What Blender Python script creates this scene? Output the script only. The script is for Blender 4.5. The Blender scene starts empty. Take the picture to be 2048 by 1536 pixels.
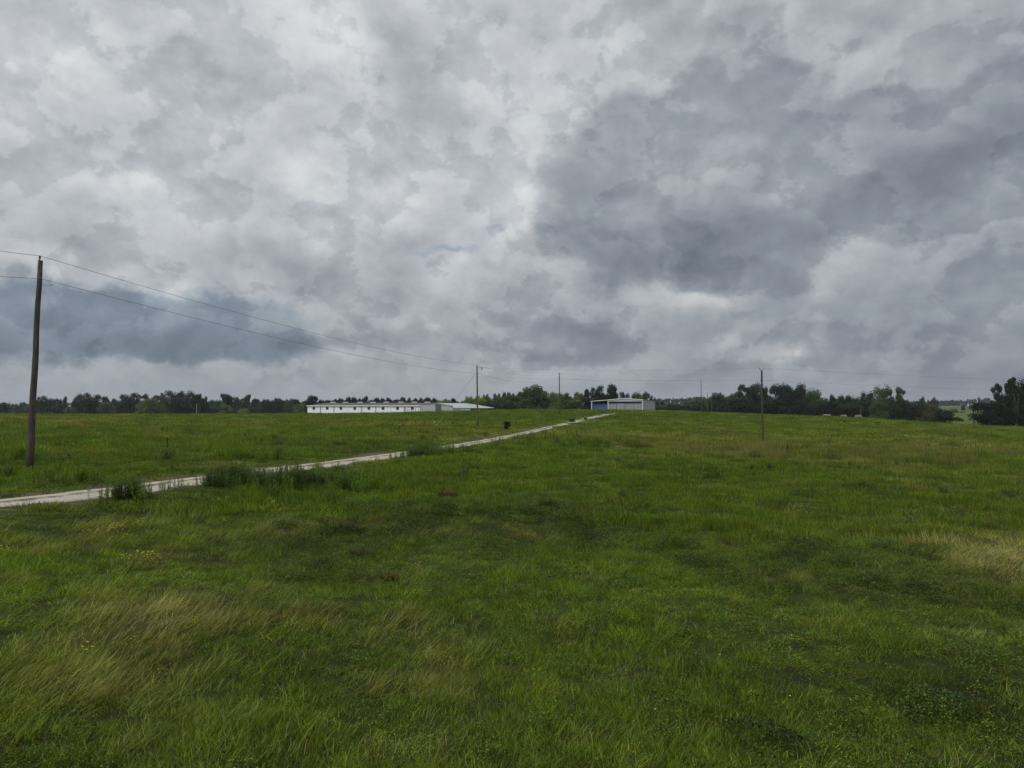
import bpy, math, random
import numpy as np
from mathutils import Vector, Matrix

random.seed(7)
rng = np.random.default_rng(11)
SC = bpy.context.scene
COL = SC.collection

# ------------------------------------------------------------------ camera
F = 1422.0                       # focal length in pixels of a 2048 px wide frame
HC = 4.4                         # camera height above the ground below it
PITCH = math.atan(44.0 / F)
cam_d = bpy.data.cameras.new('camera')
cam_d.sensor_width = 36.0
cam_d.lens = 36.0 * F / 2048.0
cam_d.clip_start = 0.1
cam_d.clip_end = 12000.0
cam = bpy.data.objects.new('camera', cam_d)
cam.location = (0, 0, HC)
cam.rotation_euler = (math.pi / 2 + PITCH, 0, 0)
COL.objects.link(cam)
SC.camera = cam

SC.view_settings.view_transform = 'Standard'
SC.view_settings.look = 'None'
SC.view_settings.exposure = 0.0
SC.view_settings.gamma = 1.0
SC.render.engine = 'CYCLES'
SC.cycles.use_denoising = True
SC.cycles.denoising_prefilter = 'NONE'
SC.cycles.max_bounces = 6
SC.cycles.diffuse_bounces = 3
SC.cycles.transmission_bounces = 3
SC.cycles.transparent_max_bounces = 6
SC.cycles.volume_bounces = 0
SC.cycles.use_adaptive_sampling = True
SC.cycles.adaptive_threshold = 0.01


def ray(px, py):
    """world direction of a pixel of the 2048x1536 frame, scaled to y = 1"""
    a, b = (px - 1024.0) / F, -(py - 768.0) / F
    c, s = math.cos(PITCH), math.sin(PITCH)
    y = c - b * s
    z = s + b * c
    return np.array([a / y, 1.0, z / y])


# ------------------------------------------------------------------ node helpers
def N(nt, typ, **kw):
    n = nt.nodes.new(typ)
    for k, v in kw.items():
        if k == 'ins':
            for kk, vv in v.items():
                if hasattr(vv, 'is_output') or isinstance(vv, bpy.types.NodeSocket):
                    nt.links.new(vv, n.inputs[kk])
                else:
                    n.inputs[kk].default_value = vv
        else:
            setattr(n, k, v)
    return n


def M(nt, op, a, b=None, c=None, clamp=False):
    ins = {0: a}
    if b is not None:
        ins[1] = b
    if c is not None:
        ins[2] = c
    return N(nt, 'ShaderNodeMath', operation=op, use_clamp=clamp, ins=ins).outputs[0]


def s2l(c):
    return tuple((v / 255 / 12.92) if v / 255 <= 0.04045 else ((v / 255 + 0.055) / 1.055) ** 2.4 for v in c)


# ------------------------------------------------------------------ sky and sun
SUN_EL, SUN_AZ = math.radians(48), math.radians(-130)     # azimuth from +Y towards +X
world = bpy.data.worlds.new('World')
SC.world = world
world.use_nodes = True
wt = world.node_tree
world.cycles.sampling_method = 'NONE'      # an even overcast sky needs no importance map
wt.nodes.clear()


def build_sky():
    nt = wt
    tc = N(nt, 'ShaderNodeTexCoord').outputs['Generated']
    nrm = N(nt, 'ShaderNodeVectorMath', operation='NORMALIZE', ins={0: tc}).outputs[0]
    sep = N(nt, 'ShaderNodeSeparateXYZ', ins={0: nrm})
    x, y, z = sep.outputs
    az = M(nt, 'ARCTAN2', x, y)
    el = M(nt, 'ARCSINE', z)
    p0 = N(nt, 'ShaderNodeCombineXYZ', ins={0: az, 1: el, 2: 0.0}).outputs[0]
    # cloud deck seen in perspective
    zz = M(nt, 'ADD', M(nt, 'MAXIMUM', z, 0.0), 0.17)
    q = N(nt, 'ShaderNodeCombineXYZ', ins={0: M(nt, 'DIVIDE', x, zz), 1: M(nt, 'DIVIDE', y, zz), 2: 0.37}).outputs[0]
    # puffy coordinates: direction with the vertical stretched near the horizon
    pz = N(nt, 'ShaderNodeCombineXYZ', ins={0: x, 1: y, 2: M(nt, 'MULTIPLY', z, 1.3)}).outputs[0]

    def noise(vec, scale, detail, rough, dist=0.0, off=(0, 0, 0), col=False):
        v = N(nt, 'ShaderNodeVectorMath', operation='ADD', ins={0: vec, 1: off}).outputs[0]
        n = N(nt, 'ShaderNodeTexNoise', ins={'Vector': v, 'Scale': scale, 'Detail': detail, 'Roughness': rough, 'Distortion': dist})
        return n.outputs['Color'] if col else n.outputs['Fac']

    # domain warp for ragged edges
    w1 = noise(pz, 5.0, 3.0, 0.55, 0.0, (3.1, 1.7, 0.4), True)
    w2 = noise(pz, 17.0, 5.0, 0.62, 0.0, (9.1, 4.7, 2.4), True)
    a1 = N(nt, 'ShaderNodeVectorMath', operation='SUBTRACT', ins={0: w1, 1: (0.5, 0.5, 0.5)}).outputs[0]
    a2 = N(nt, 'ShaderNodeVectorMath', operation='SUBTRACT', ins={0: w2, 1: (0.5, 0.5, 0.5)}).outputs[0]
    b1 = N(nt, 'ShaderNodeVectorMath', operation='MULTIPLY', ins={0: a1, 1: (0.20, 0.12, 0)}).outputs[0]
    b2 = N(nt, 'ShaderNodeVectorMath', operation='MULTIPLY', ins={0: a2, 1: (0.10, 0.065, 0)}).outputs[0]
    warp = N(nt, 'ShaderNodeVectorMath', operation='ADD', ins={0: b1, 1: b2}).outputs[0]
    pw = N(nt, 'ShaderNodeVectorMath', operation='ADD', ins={0: p0, 1: warp}).outputs[0]

    def blob(px, py, rx, ry, rot, amp, soft=1.0):
        """cloud bank: centre and radii in degrees-like pixels, smooth falloff (soft 1) or a firm edge (soft small)"""
        d = ray(px, py)
        caz = math.atan2(d[0], d[1])
        cel = math.atan2(d[2], math.hypot(d[0], d[1]))
        m = N(nt, 'ShaderNodeMapping', vector_type='TEXTURE')
        nt.links.new(pw, m.inputs['Vector'])
        m.inputs['Location'].default_value = (caz, cel, 0)
        m.inputs['Rotation'].default_value = (0, 0, math.radians(rot))
        m.inputs['Scale'].default_value = (rx / F, ry / F, 1)
        g = N(nt, 'ShaderNodeTexGradient', gradient_type='SPHERICAL', ins={0: m.outputs[0]}).outputs['Fac']
        r = N(nt, 'ShaderNodeMapRange', interpolation_type='SMOOTHSTEP', clamp=True,
              ins={'Value': g, 'From Min': 0.0, 'From Max': soft, 'To Min': 0.0, 'To Max': amp})
        return r.outputs[0]

    # (px, py, rx, ry, rotation, amplitude, softness) -- rotation counter-clockwise
    blobs = [
        # bright veils
        (150, 110, 260, 130, 10, 0.05, 1), (620, 70, 170, 120, -30, 0.09, 1), (650, 355, 140, 70, -15, 0.10, 0.8),
        (200, 350, 260, 90, -20, 0.05, 1), (250, 345, 40, 40, 0, 0.06, 1), (1010, 280, 220, 150, 20, 0.07, 1), (1060, 440, 160, 110, 0, 0.08, 0.9),
        (930, 560, 190, 110, 0, 0.09, 1), (930, 545, 60, 30, 0, 0.05, 1), (1200, 90, 260, 110, 0, 0.02, 1),
        (1290, 70, 120, 60, 20, 0.05, 1), (1560, 40, 120, 50, 0, 0.05, 1), (350, 230, 300, 60, 5, 0.02, 1),
        (110, 530, 130, 42, -10, 0.10, 0.7), (310, 590, 120, 60, -25, 0.10, 0.7), (600, 480, 120, 60, -20, 0.03, 1),
        (1340, 600, 150, 50, -5, 0.10, 0.8), (1490, 705, 110, 34, 8, 0.16, 0.8), (1640, 660, 40, 50, 40, 0.09, 1), (1660, 545, 60, 70, 30, 0.08, 1),
        (890, 670, 26, 46, 25, 0.12, 1), (690, 715, 60, 24, 0, 0.09, 1), (1640, 475, 170, 40, 12, 0.06, 1),
        (2010, 460, 80, 60, 0, 0.05, 1), (500, 620, 260, 90, 0, 0.03, 1), (1170, 610, 70, 50, 0, 0.06, 1),
        # dark banks
        (330, 160, 230, 90, 12, -0.09, 1), (880, 190, 260, 120, -30, -0.10, 1), (480, 430, 260, 110, -40, -0.04, 1),
        (730, 510, 260, 70, 0, -0.05, 1), (80, 330, 160, 60, -25, -0.04, 1), (560, 200, 150, 80, 0, -0.04, 1),
        (1370, 500, 290, 95, -14, -0.17, 0.9), (1760, 385, 420, 80, 14, -0.14, 0.8), (1560, 250, 150, 130, 30, -0.07, 1), (1200, 350, 90, 120, -20, -0.04, 0.8), (1560, 360, 90, 60, 0, 0.05, 1),
        (1490, 65, 180, 50, -12, -0.10, 0.8), (1680, 130, 150, 150, 60, -0.05, 1), (2040, 90, 250, 170, 0, -0.11, 1),
        (2010, 640, 300, 200, 0, -0.06, 1), (1930, 250, 330, 150, 0, -0.04, 1),
        (400, 690, 330, 40, -2, -0.05, 0.8), (90, 620, 140, 40, 0, 0.04, 1),
        (1150, 660, 220, 90, 0, -0.11, 0.9), (790, 685, 150, 40, -4, -0.10, 1), (1080, 715, 180, 30, 0, -0.06, 1),
        (800, 600, 90, 60, 0, -0.04, 1), (1750, 700, 300, 60, 0, -0.03, 1),
    ]
    tot = None
    for bl in blobs:
        bl = bl[:5] + (bl[5] * (0.75 if bl[5] < 0 else 0.85),) + bl[6:]
        v = blob(*bl)
        tot = v if tot is None else M(nt, 'ADD', tot, v)
    # three banks with firm ragged outlines
    def bank(ells, amp, s0, s1):
        t = None
        for e_ in ells:
            v = blob(*e_, 0, 1.0, 1.0) if False else blob(e_[0], e_[1], e_[2], e_[3], e_[4], 1.0, 1.0)
            t = v if t is None else M(nt, 'MAXIMUM', t, v)
        return N(nt, 'ShaderNodeMapRange', interpolation_type='SMOOTHSTEP', ins={'Value': t, 'From Min': s0, 'From Max': s1, 'To Min': 0.0, 'To Max': amp}).outputs[0]
    bk1 = bank([(1310, 380, 330, 250, -25), (1680, 350, 540, 150, 12), (1980, 330, 330, 150, 0), (1460, 265, 300, 190, 0), (1400, 480, 300, 140, -8)], -0.105, 0.10, 0.26)
    bk2 = bank([(130, 645, 520, 100, 0), (330, 690, 380, 52, -2)], -0.15, 0.06, 0.50)
    bk3 = bank([(1180, 665, 190, 85, -5), (1010, 700, 200, 32, 0)], -0.045, 0.05, 0.85)
    tot = M(nt, 'ADD', M(nt, 'ADD', tot, bk1), M(nt, 'ADD', bk2, bk3))
    # base brightness: higher overhead, greyer at the horizon and to the right
    el_n = N(nt, 'ShaderNodeMapRange', interpolation_type='SMOOTHSTEP', ins={'Value': el, 'From Min': 0.0, 'From Max': 0.36, 'To Min': 0.585, 'To Max': 0.735}).outputs[0]
    az_n = N(nt, 'ShaderNodeMapRange', interpolation_type='SMOOTHSTEP', ins={'Value': az, 'From Min': -0.1, 'From Max': 0.7, 'To Min': 0.0, 'To Max': -0.07}).outputs[0]
    base = M(nt, 'ADD', el_n, az_n)
    # texture of the deck
    t1 = noise(q, 1.3, 4.0, 0.5, 0.0, (5.2, 1.3, 0))
    oA, oB = (1.2, 7.3, 2.0), (4.4, 2.1, 6.0)
    t2 = noise(pz, 8.5, 9.0, 0.57, 0.1, oA)
    t3 = noise(pz, 8.5, 6.0, 0.57, 0.1, (oA[0] - 0.008, oA[1], oA[2] + 0.022))     # the same puffs shifted towards the light: the difference models them
    t4 = noise(pz, 3.2, 9.0, 0.58, 0.1, oB)

    def curve(v, pts, amp):
        c = N(nt, 'ShaderNodeValToRGB'); nt.links.new(v, c.inputs[0]); e = c.color_ramp.elements
        c.color_ramp.interpolation = 'EASE' if False else 'LINEAR'
        while len(e) < len(pts): e.new(0.5)
        for k, (p_, q_) in zip(e, pts): k.position = p_; k.color = (q_, q_, q_, 1)
        return M(nt, 'MULTIPLY', M(nt, 'SUBTRACT', c.outputs[0], 0.5), amp)
    # each mass of cloud has a lit rim and a darker heart
    rim = [(0.30, 0.62), (0.43, 0.44), (0.475, 0.40), (0.50, 0.66), (0.54, 0.60), (0.60, 0.44), (0.72, 0.22)]
    rim2 = [(0.30, 0.70), (0.44, 0.52), (0.485, 0.42), (0.515, 0.62), (0.56, 0.55), (0.64, 0.36), (0.75, 0.20)]
    d1 = M(nt, 'MULTIPLY', M(nt, 'SUBTRACT', t1, 0.5), 0.12)
    d2 = curve(t2, rim, 0.17)
    d4 = curve(t4, rim2, 0.19)
    d3 = M(nt, 'MULTIPLY', M(nt, 'SUBTRACT', t2, t3), 0.50)
    det = M(nt, 'ADD', M(nt, 'ADD', M(nt, 'ADD', d1, d2), d3), d4)
    fade = N(nt, 'ShaderNodeMapRange', interpolation_type='SMOOTHSTEP', ins={'Value': el, 'From Min': 0.0, 'From Max': 0.06, 'To Min': 0.2, 'To Max': 1.0}).outputs[0]
    L = M(nt, 'ADD', M(nt, 'ADD', base, tot), M(nt, 'MULTIPLY', det, fade))
    cr = N(nt, 'ShaderNodeValToRGB')
    nt.links.new(L, cr.inputs[0])
    stops = [(0.34, (106, 114, 122)), (0.42, (121, 128, 137)), (0.50, (135, 142, 151)), (0.58, (151, 158, 165)),
             (0.66, (170, 175, 181)), (0.75, (192, 196, 201)), (0.84, (213, 217, 218)), (0.95, (232, 233, 230))]
    el_ = cr.color_ramp.elements
    while len(el_) < len(stops):
        el_.new(0.5)
    for e, (pos, c) in zip(el_, stops):
        e.position = pos
        e.color = s2l(c) + (1,)
    # creamy tint where the low clouds catch light
    low = N(nt, 'ShaderNodeMapRange', interpolation_type='SMOOTHSTEP', ins={'Value': el, 'From Min': 0.02, 'From Max': 0.22, 'To Min': 1.0, 'To Max': 0.0}).outputs[0]
    hi = N(nt, 'ShaderNodeMapRange', interpolation_type='SMOOTHSTEP', ins={'Value': L, 'From Min': 0.64, 'From Max': 0.76, 'To Min': 0.0, 'To Max': 0.6}).outputs[0]
    cream = N(nt, 'ShaderNodeMix', data_type='RGBA', blend_type='MULTIPLY',
              ins={0: M(nt, 'MULTIPLY', low, hi), 6: cr.outputs[0], 7: (1.03, 0.99, 0.90, 1)}).outputs[2]
    bluish = N(nt, 'ShaderNodeMix', data_type='RGBA', blend_type='MULTIPLY',
               ins={0: M(nt, 'MULTIPLY', bk2, -6.6, clamp=True), 6: cream, 7: (0.87, 0.955, 1.02, 1)}).outputs[2]
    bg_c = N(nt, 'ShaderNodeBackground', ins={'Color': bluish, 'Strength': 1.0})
    sky = N(nt, 'ShaderNodeTexSky', sky_type='NISHITA', sun_disc=False)
    sky.sun_elevation = SUN_EL
    sky.sun_rotation = SUN_AZ
    bg_s = N(nt, 'ShaderNodeBackground', ins={'Color': sky.outputs[0], 'Strength': 0.08})
    # thin places where the blue shows
    g1 = blob(900, 522, 90, 14, 0, 0.5, 1)
    g2 = blob(985, 468, 60, 14, 0, 0.35, 1)
    gap = M(nt, 'ADD', M(nt, 'ADD', g1, g2), 0.02, clamp=True)
    # an overcast sky is brightest overhead (above the top of the photograph)
    zen = N(nt, 'ShaderNodeMapRange', interpolation_type='SMOOTHSTEP', ins={'Value': el, 'From Min': 0.55, 'From Max': 1.1, 'To Min': 1.0, 'To Max': 1.9}).outputs[0]
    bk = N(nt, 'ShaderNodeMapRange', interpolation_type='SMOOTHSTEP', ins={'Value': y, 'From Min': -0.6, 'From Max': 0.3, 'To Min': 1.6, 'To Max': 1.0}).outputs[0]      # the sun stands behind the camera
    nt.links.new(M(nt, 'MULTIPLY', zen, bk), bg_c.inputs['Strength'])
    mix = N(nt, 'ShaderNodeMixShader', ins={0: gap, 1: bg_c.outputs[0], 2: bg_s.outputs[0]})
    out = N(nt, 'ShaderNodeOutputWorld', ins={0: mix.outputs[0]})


build_sky()
sun_d = bpy.data.lights.new('sun', 'SUN')
sun_d.energy = 1.5
sun_d.angle = math.radians(18)
sun_d.color = (1.0, 0.96, 0.89)
sun = bpy.data.objects.new('sun', sun_d)
sd = Vector((math.sin(SUN_AZ) * math.cos(SUN_EL), math.cos(SUN_AZ) * math.cos(SUN_EL), math.sin(SUN_EL)))
sun.rotation_euler = sd.to_track_quat('Z', 'Y').to_euler()
sun.location = (0, 0, 60)
COL.objects.link(sun)

# ------------------------------------------------------------------ small maths helpers
def _h(ix, iy, s):
    n = (ix.astype(np.int64) * 374761393 + iy.astype(np.int64) * 668265263 + s * 1442695041) & 0xFFFFFFFF
    n = ((n ^ (n >> 13)) * 1274126177) & 0xFFFFFFFF
    n = (n ^ (n >> 16)) & 0xFFFFFF
    return n / float(0xFFFFFF)


def vnoise(x, y, s=0):
    x = np.asarray(x, float); y = np.asarray(y, float)
    ix, iy = np.floor(x), np.floor(y)
    fx, fy = x - ix, y - iy
    fx, fy = fx * fx * (3 - 2 * fx), fy * fy * (3 - 2 * fy)
    a = _h(ix, iy, s); b = _h(ix + 1, iy, s); c = _h(ix, iy + 1, s); d = _h(ix + 1, iy + 1, s)
    return (a * (1 - fx) + b * fx) * (1 - fy) + (c * (1 - fx) + d * fx) * fy - 0.5


def fbm(x, y, s=0, o=4):
    t, a = 0, 1.0
    for k in range(o):
        t = t + a * vnoise(x * 2 ** k, y * 2 ** k, s + k * 17)
        a *= 0.5
    return t


def sstep(a, b, v):
    t = np.clip((v - a) / (b - a), 0, 1)
    return t * t * (3 - 2 * t)


# ------------------------------------------------------------------ terrain heights
# drop below the eye (metres) by column (pixel of the 2048 frame) and distance
RR = [1, 8, 22, 35, 50, 75, 97, 113, 140, 171, 205, 250, 300, 360, 440, 560, 750, 1000, 1300, 1700, 4000]
TB = {
    -300: [4.3, 4.1, 3.2, 2.9, 2.7, 2.5, 2.4, 2.3, 2.35, 2.4, 2.5, 2.8, 3.2, 3.9, 5.2, 6.5, 8, 8, 6, 6, 10],
    0:    [4.3, 4.1, 3.15, 2.95, 2.75, 2.5, 2.35, 2.3, 2.25, 2.3, 2.45, 2.75, 3.2, 3.8, 5.0, 6.5, 8, 8, 6, 6, 10],
    256:  [4.35, 4.2, 3.6, 3.1, 2.85, 2.65, 2.5, 2.45, 2.4, 2.45, 2.6, 2.95, 3.4, 4.1, 5.2, 6.5, 8, 8, 6, 6, 10],
    512:  [4.4, 4.3, 4.0, 3.45, 3.1, 2.9, 2.75, 2.65, 2.65, 2.7, 2.8, 3.2, 3.6, 4.4, 5.4, 6.5, 8, 8, 6, 6, 10],
    768:  [4.4, 4.35, 4.2, 3.9, 3.5, 3.25, 3.1, 2.9, 2.65, 2.4, 2.2, 2.35, 3.0, 4.2, 5.4, 6.5, 8, 8, 6, 6, 10],
    1024: [4.4, 4.35, 4.3, 4.25, 4.15, 3.95, 3.7, 3.5, 2.75, 2.1, 1.65, 1.6, 2.2, 3.6, 5.0, 6.5, 7, 7, 6, 6, 10],
    1200: [4.4, 4.4, 4.4, 4.4, 4.35, 4.2, 3.8, 3.4, 2.65, 2.0, 1.65, 1.6, 2.0, 3.3, 5.0, 6.5, 5, 3, 4, 6, 10],
    1350: [4.4, 4.45, 4.5, 4.5, 4.5, 4.55, 4.4, 4.1, 3.3, 2.6, 2.05, 1.8, 2.1, 3.5, 6.5, 8, 6, 1, -2, 6, 10],
    1523: [4.4, 4.5, 4.6, 4.65, 4.7, 4.85, 4.95, 4.8, 4.3, 3.7, 3.2, 2.9, 3.7, 5.5, 8, 9, 8, 5, 3, 6, 10],
    1700: [4.4, 4.5, 4.6, 4.7, 4.8, 5.0, 5.05, 4.95, 4.6, 4.1, 3.7, 3.6, 4.6, 7.0, 9, 11, 11, 9, 6, 8, 10],
    1880: [4.4, 4.5, 4.6, 4.7, 4.85, 5.05, 5.15, 5.1, 4.95, 4.75, 4.6, 5.2, 7.5, 11, 14, 16, 16, 12, 0, 2, 10],
    2048: [4.4, 4.5, 4.6, 4.7, 4.85, 5.1, 5.25, 5.3, 5.25, 5.2, 5.3, 6.6, 9, 12, 15, 16, 15, 11, -1, 2, 10],
    2350: [4.4, 4.5, 4.6, 4.7, 4.85, 5.1, 5.3, 5.4, 5.6, 5.8, 6.3, 7.6, 9, 12, 15, 16, 15, 11, -1, 2, 10],
}
_ca = np.array([math.atan((k - 1024) / F) for k in TB])
_tb = np.array(list(TB.values()), float)
_lr = np.log(np.array(RR, float))
NA, NR = 120, 420
_ga = np.linspace(_ca[0], _ca[-1], NA)
_gr = np.linspace(0, _lr[-1], NR)
_t1 = np.array([np.interp(_gr, _lr, row) for row in _tb])
_t2 = np.array([np.interp(_ga, _ca, _t1[:, j]) for j in range(NR)]).T


def _blur(a, k, axis):
    w = np.hanning(2 * k + 3)[1:-1]; w /= w.sum()
    p = np.pad(a, [(k, k) if i == axis else (0, 0) for i in range(2)], mode='edge')
    return np.apply_along_axis(lambda v: np.convolve(v, w, 'valid'), axis, p)


_t2 = _blur(_blur(_t2, 6, 1), 5, 0)


def zbase(x, y):
    x = np.asarray(x, float); y = np.asarray(y, float)
    r = np.hypot(x, y); a = np.arctan2(x, y)
    back = sstep(1.0, 3.14, np.abs(a))
    ac = np.clip(a, _ga[0], _ga[-1])
    u = (ac - _ga[0]) / (_ga[1] - _ga[0]); v = np.clip(np.log(np.maximum(r, 1.0)), 0, _gr[-1] - 1e-6) / (_gr[1] - _gr[0])
    i = np.clip(u.astype(int), 0, NA - 2); j = np.clip(v.astype(int), 0, NR - 2)
    fu, fv = u - i, v - j
    d = (_t2[i, j] * (1 - fu) + _t2[i + 1, j] * fu) * (1 - fv) + (_t2[i, j + 1] * (1 - fu) + _t2[i + 1, j + 1] * fu) * fv
    mean = np.interp(np.log(np.maximum(r, 1.0)), _gr, _t2.mean(axis=0))
    d = d * (1 - back) + mean * back
    return HC - d


def hit(px, py, rmax=2500, fn=None):
    d = ray(px, py)
    t = np.geomspace(3, rmax, 4000)
    z = HC + d[2] * t
    g = (fn or zbase)(d[0] * t, t)
    k = np.nonzero(z < g)[0]
    if len(k) == 0:
        return None
    t0 = t[k[0]]
    return (d[0] * t0, t0)


def at(px, Y):
    """ground point in the column px at depth Y"""
    x = (px - 1024) / F * Y
    return x, Y


# ------------------------------------------------------------------ road centre line (found on the base terrain)
ROADPX = [(-330, 1052), (-150, 1026), (0, 1008), (105, 996), (210, 984), (300, 971), (380, 961), (500, 946), (600, 933.5), (700, 922), (780, 911),
          (870, 898), (960, 883.5), (1000, 876), (1050, 865.5), (1100, 854), (1148, 844), (1172, 837.5), (1205, 830.5), (1228, 827)]
_rp = [hit(*p) for p in ROADPX]
_rp = [p for p in _rp if p is not None]
_rp += [(_rp[-1][0] + 12, _rp[-1][1] + 25), (_rp[-1][0] + 26, _rp[-1][1] + 60), (_rp[-1][0] + 30, _rp[-1][1] + 85)]
_rp = np.array(_rp)
_s = np.concatenate([[0], np.cumsum(np.hypot(*np.diff(_rp, axis=0).T))])
_ss = np.arange(0, _s[-1], 0.6)
RC = np.stack([np.interp(_ss, _s, _rp[:, 0]), np.interp(_ss, _s, _rp[:, 1])], 1)
for _k in range(60):
    RC[1:-1] = (RC[:-2] + 2 * RC[1:-1] + RC[2:]) / 4
RDIR = np.gradient(RC, axis=0); RDIR /= np.linalg.norm(RDIR, axis=1)[:, None]
RNRM = np.stack([-RDIR[:, 1], RDIR[:, 0]], 1)          # to the left of travel = far side
ROADW = 0.85
print('road pts', _rp.round(1).tolist())


def roaddist(x, y):
    """signed distance to the centre line (negative = near side)"""
    x = np.atleast_1d(np.asarray(x, float)); y = np.atleast_1d(np.asarray(y, float))
    out = np.full(x.shape, 999.0)
    sub = RC[::3]; nn = RNRM[::3]
    flat = np.stack([x.ravel(), y.ravel()], 1); o = out.ravel()
    for k in range(0, len(flat), 20000):
        b = flat[k:k + 20000]
        d2 = ((b[:, None, :] - sub[None]) ** 2).sum(2)
        j = d2.argmin(1)
        sg = np.sign(((b - sub[j]) * nn[j]).sum(1))
        perp = np.abs(((b - sub[j]) * nn[j]).sum(1))
        o[k:k + 20000] = np.where(np.sqrt(d2.min(1)) < 3, perp, np.sqrt(d2.min(1))) * sg
    return o.reshape(x.shape)


def zfun(x, y, rd=None):
    x = np.asarray(x, float); y = np.asarray(y, float)
    z = zbase(x, y)
    r = np.hypot(x, y)
    if rd is None:
        rd = roaddist(x, y).reshape(np.shape(x)) if np.ndim(x) else float(roaddist(x, y)[0])
    flat = sstep(1.2, 4.5, np.abs(rd))
    near = 1 - sstep(60, 140, r)
    b = 0.34 * fbm(x / 7.0, y / 7.0, 3, 3) * near + 0.20 * vnoise(x / 1.5, y / 1.5, 9) * (1 - sstep(25, 60, r)) + 0.14 * vnoise(x / 3.1, y / 3.1, 19) * near + 0.5 * fbm(x / 38.0, y / 38.0, 5, 3) * sstep(15, 60, r)
    return z + b * flat - 0.05 * (1 - sstep(0.9, 1.3, np.abs(rd)))


# ------------------------------------------------------------------ vegetation cover map (true colours of the plants)
def blobs_at(x, y, lst, warp=0.22):
    """sum of soft patches; each patch: pixel centre on the ground, half widths in pixels, weight"""
    a = np.arctan2(x, y); r = np.hypot(x, y)
    lx = np.tan(np.clip(a, -1.4, 1.4)) * F + 1024
    dep = HC - zbase(x, y)
    ly = 812 + dep * F / np.maximum(y, 1.0) if np.ndim(y) else 812 + dep * F / max(y, 1.0)
    wx = fbm(x / 2.2, y / 2.2, 41, 3) ; wy = fbm(x / 2.2 + 40, y / 2.2, 43, 3)
    out = np.zeros(np.shape(x))
    for (cx, cy, hx, hy, w) in lst:
        u = (lx - cx) / hx + wx * warp * 4; v = (ly - cy) / hy + wy * warp * 4
        out += w * np.exp(-(u * u + v * v))
    return np.where(y > 2, out, 0)


DRY = [(280, 1235, 130, 55, 0.9), (200, 1380, 190, 90, 0.75), (80, 1300, 120, 40, 0.4), (420, 1330, 120, 50, 0.35), (500, 1180, 90, 30, 0.25), (470, 1475, 130, 45, 0.6),
       (1950, 1095, 120, 22, 0.9), (2060, 1130, 120, 36, 1.0), (150, 1065, 110, 26, 0.5), (300, 1035, 180, 14, 0.3), (700, 1510, 160, 30, 0.35),
       (1600, 905, 260, 20, 0.55), (1900, 915, 200, 22, 0.5), (1800, 1040, 200, 16, 0.5), (860, 880, 220, 9, 0.55), (1010, 866, 120, 7, 0.7), (120, 845, 140, 7, 0.7),
       (420, 852, 130, 6, 0.8), (150, 902, 200, 12, 0.3), (1180, 1480, 160, 40, 0.25), (620, 1290, 120, 40, 0.12), (1420, 884, 90, 10, 0.4), (1190, 866, 100, 8, 0.5), (700, 850, 160, 5, 0.4),
       (1500, 880, 500, 10, 0.3), (450, 930, 200, 6, 0.45), (900, 1240, 80, 30, 0.25), (80, 838, 160, 3, 0.6), (920, 1310, 120, 40, 0.2), (1820, 857, 260, 4, 0.3)]
LUSH = [(150, 1180, 200, 70, 0.9), (60, 1140, 160, 60, 0.7), (560, 1030, 170, 16, 0.9), (420, 1085, 120, 26, 0.6), (1170, 1180, 170, 70, 0.75), (1330, 1210, 130, 70, 0.5), (1000, 985, 140, 22, 0.4), (860, 990, 160, 14, 0.5),
        (330, 1160, 120, 30, 0.6), (1660, 905, 300, 8, 0.4), (1600, 975, 260, 20, 0.2), (60, 1460, 70, 90, 0.7), (600, 865, 260, 10, 0.35), (1000, 930, 130, 12, 0.4), (1700, 850, 300, 8, 0.3), (900, 915, 120, 9, 0.3), (820, 1400, 160, 80, 0.25), (1650, 1400, 260, 100, 0.2)]
DARKV = [(790, 1055, 170, 30, 1.1), (880, 1015, 120, 12, 0.5), (1120, 1062, 140, 30, 1.2), (1000, 1075, 80, 20, 0.4), (640, 1100, 100, 50, 0.5), (1500, 1150, 250, 50, 0.35), (1700, 1110, 200, 26, 0.4),
         (1760, 988, 110, 8, 0.7), (820, 905, 90, 8, 0.6), (480, 955, 120, 22, 0.7), (240, 990, 50, 16, 0.7), (1850, 1190, 200, 40, 0.4), (1480, 1460, 170, 50, 0.5), (1250, 900, 90, 8, 0.3), (560, 965, 170, 18, 0.6), (1880, 1420, 160, 60, 0.35),
         (740, 910, 90, 6, 0.4), (90, 1055, 50, 22, 0.7), (1300, 1380, 120, 60, 0.25), (950, 900, 150, 10, 0.4)]
WEED = [(66, 937, 16, 4, 1.3), (560, 974, 190, 14, 1.1), (250, 996, 50, 10, 0.8), (430, 975, 80, 10, 0.8), (830, 914, 80, 6, 0.8), (680, 952, 60, 8, 0.5), (980, 896, 80, 5, 0.5), (1060, 884, 60, 5, 0.4), (1180, 895, 50, 8, 0.8), (1120, 1180, 170, 55, 0.9), (1330, 1230, 120, 60, 0.8), (780, 1165, 120, 40, 0.35),
        (1470, 1200, 120, 60, 0.45), (60, 915, 50, 8, 0.5), (130, 965, 80, 12, 0.4), (530, 920, 90, 4, 0.6), (1630, 1330, 260, 120, 0.25), (1050, 1350, 200, 120, 0.2), (1240, 1290, 60, 40, 0.35)]

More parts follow.
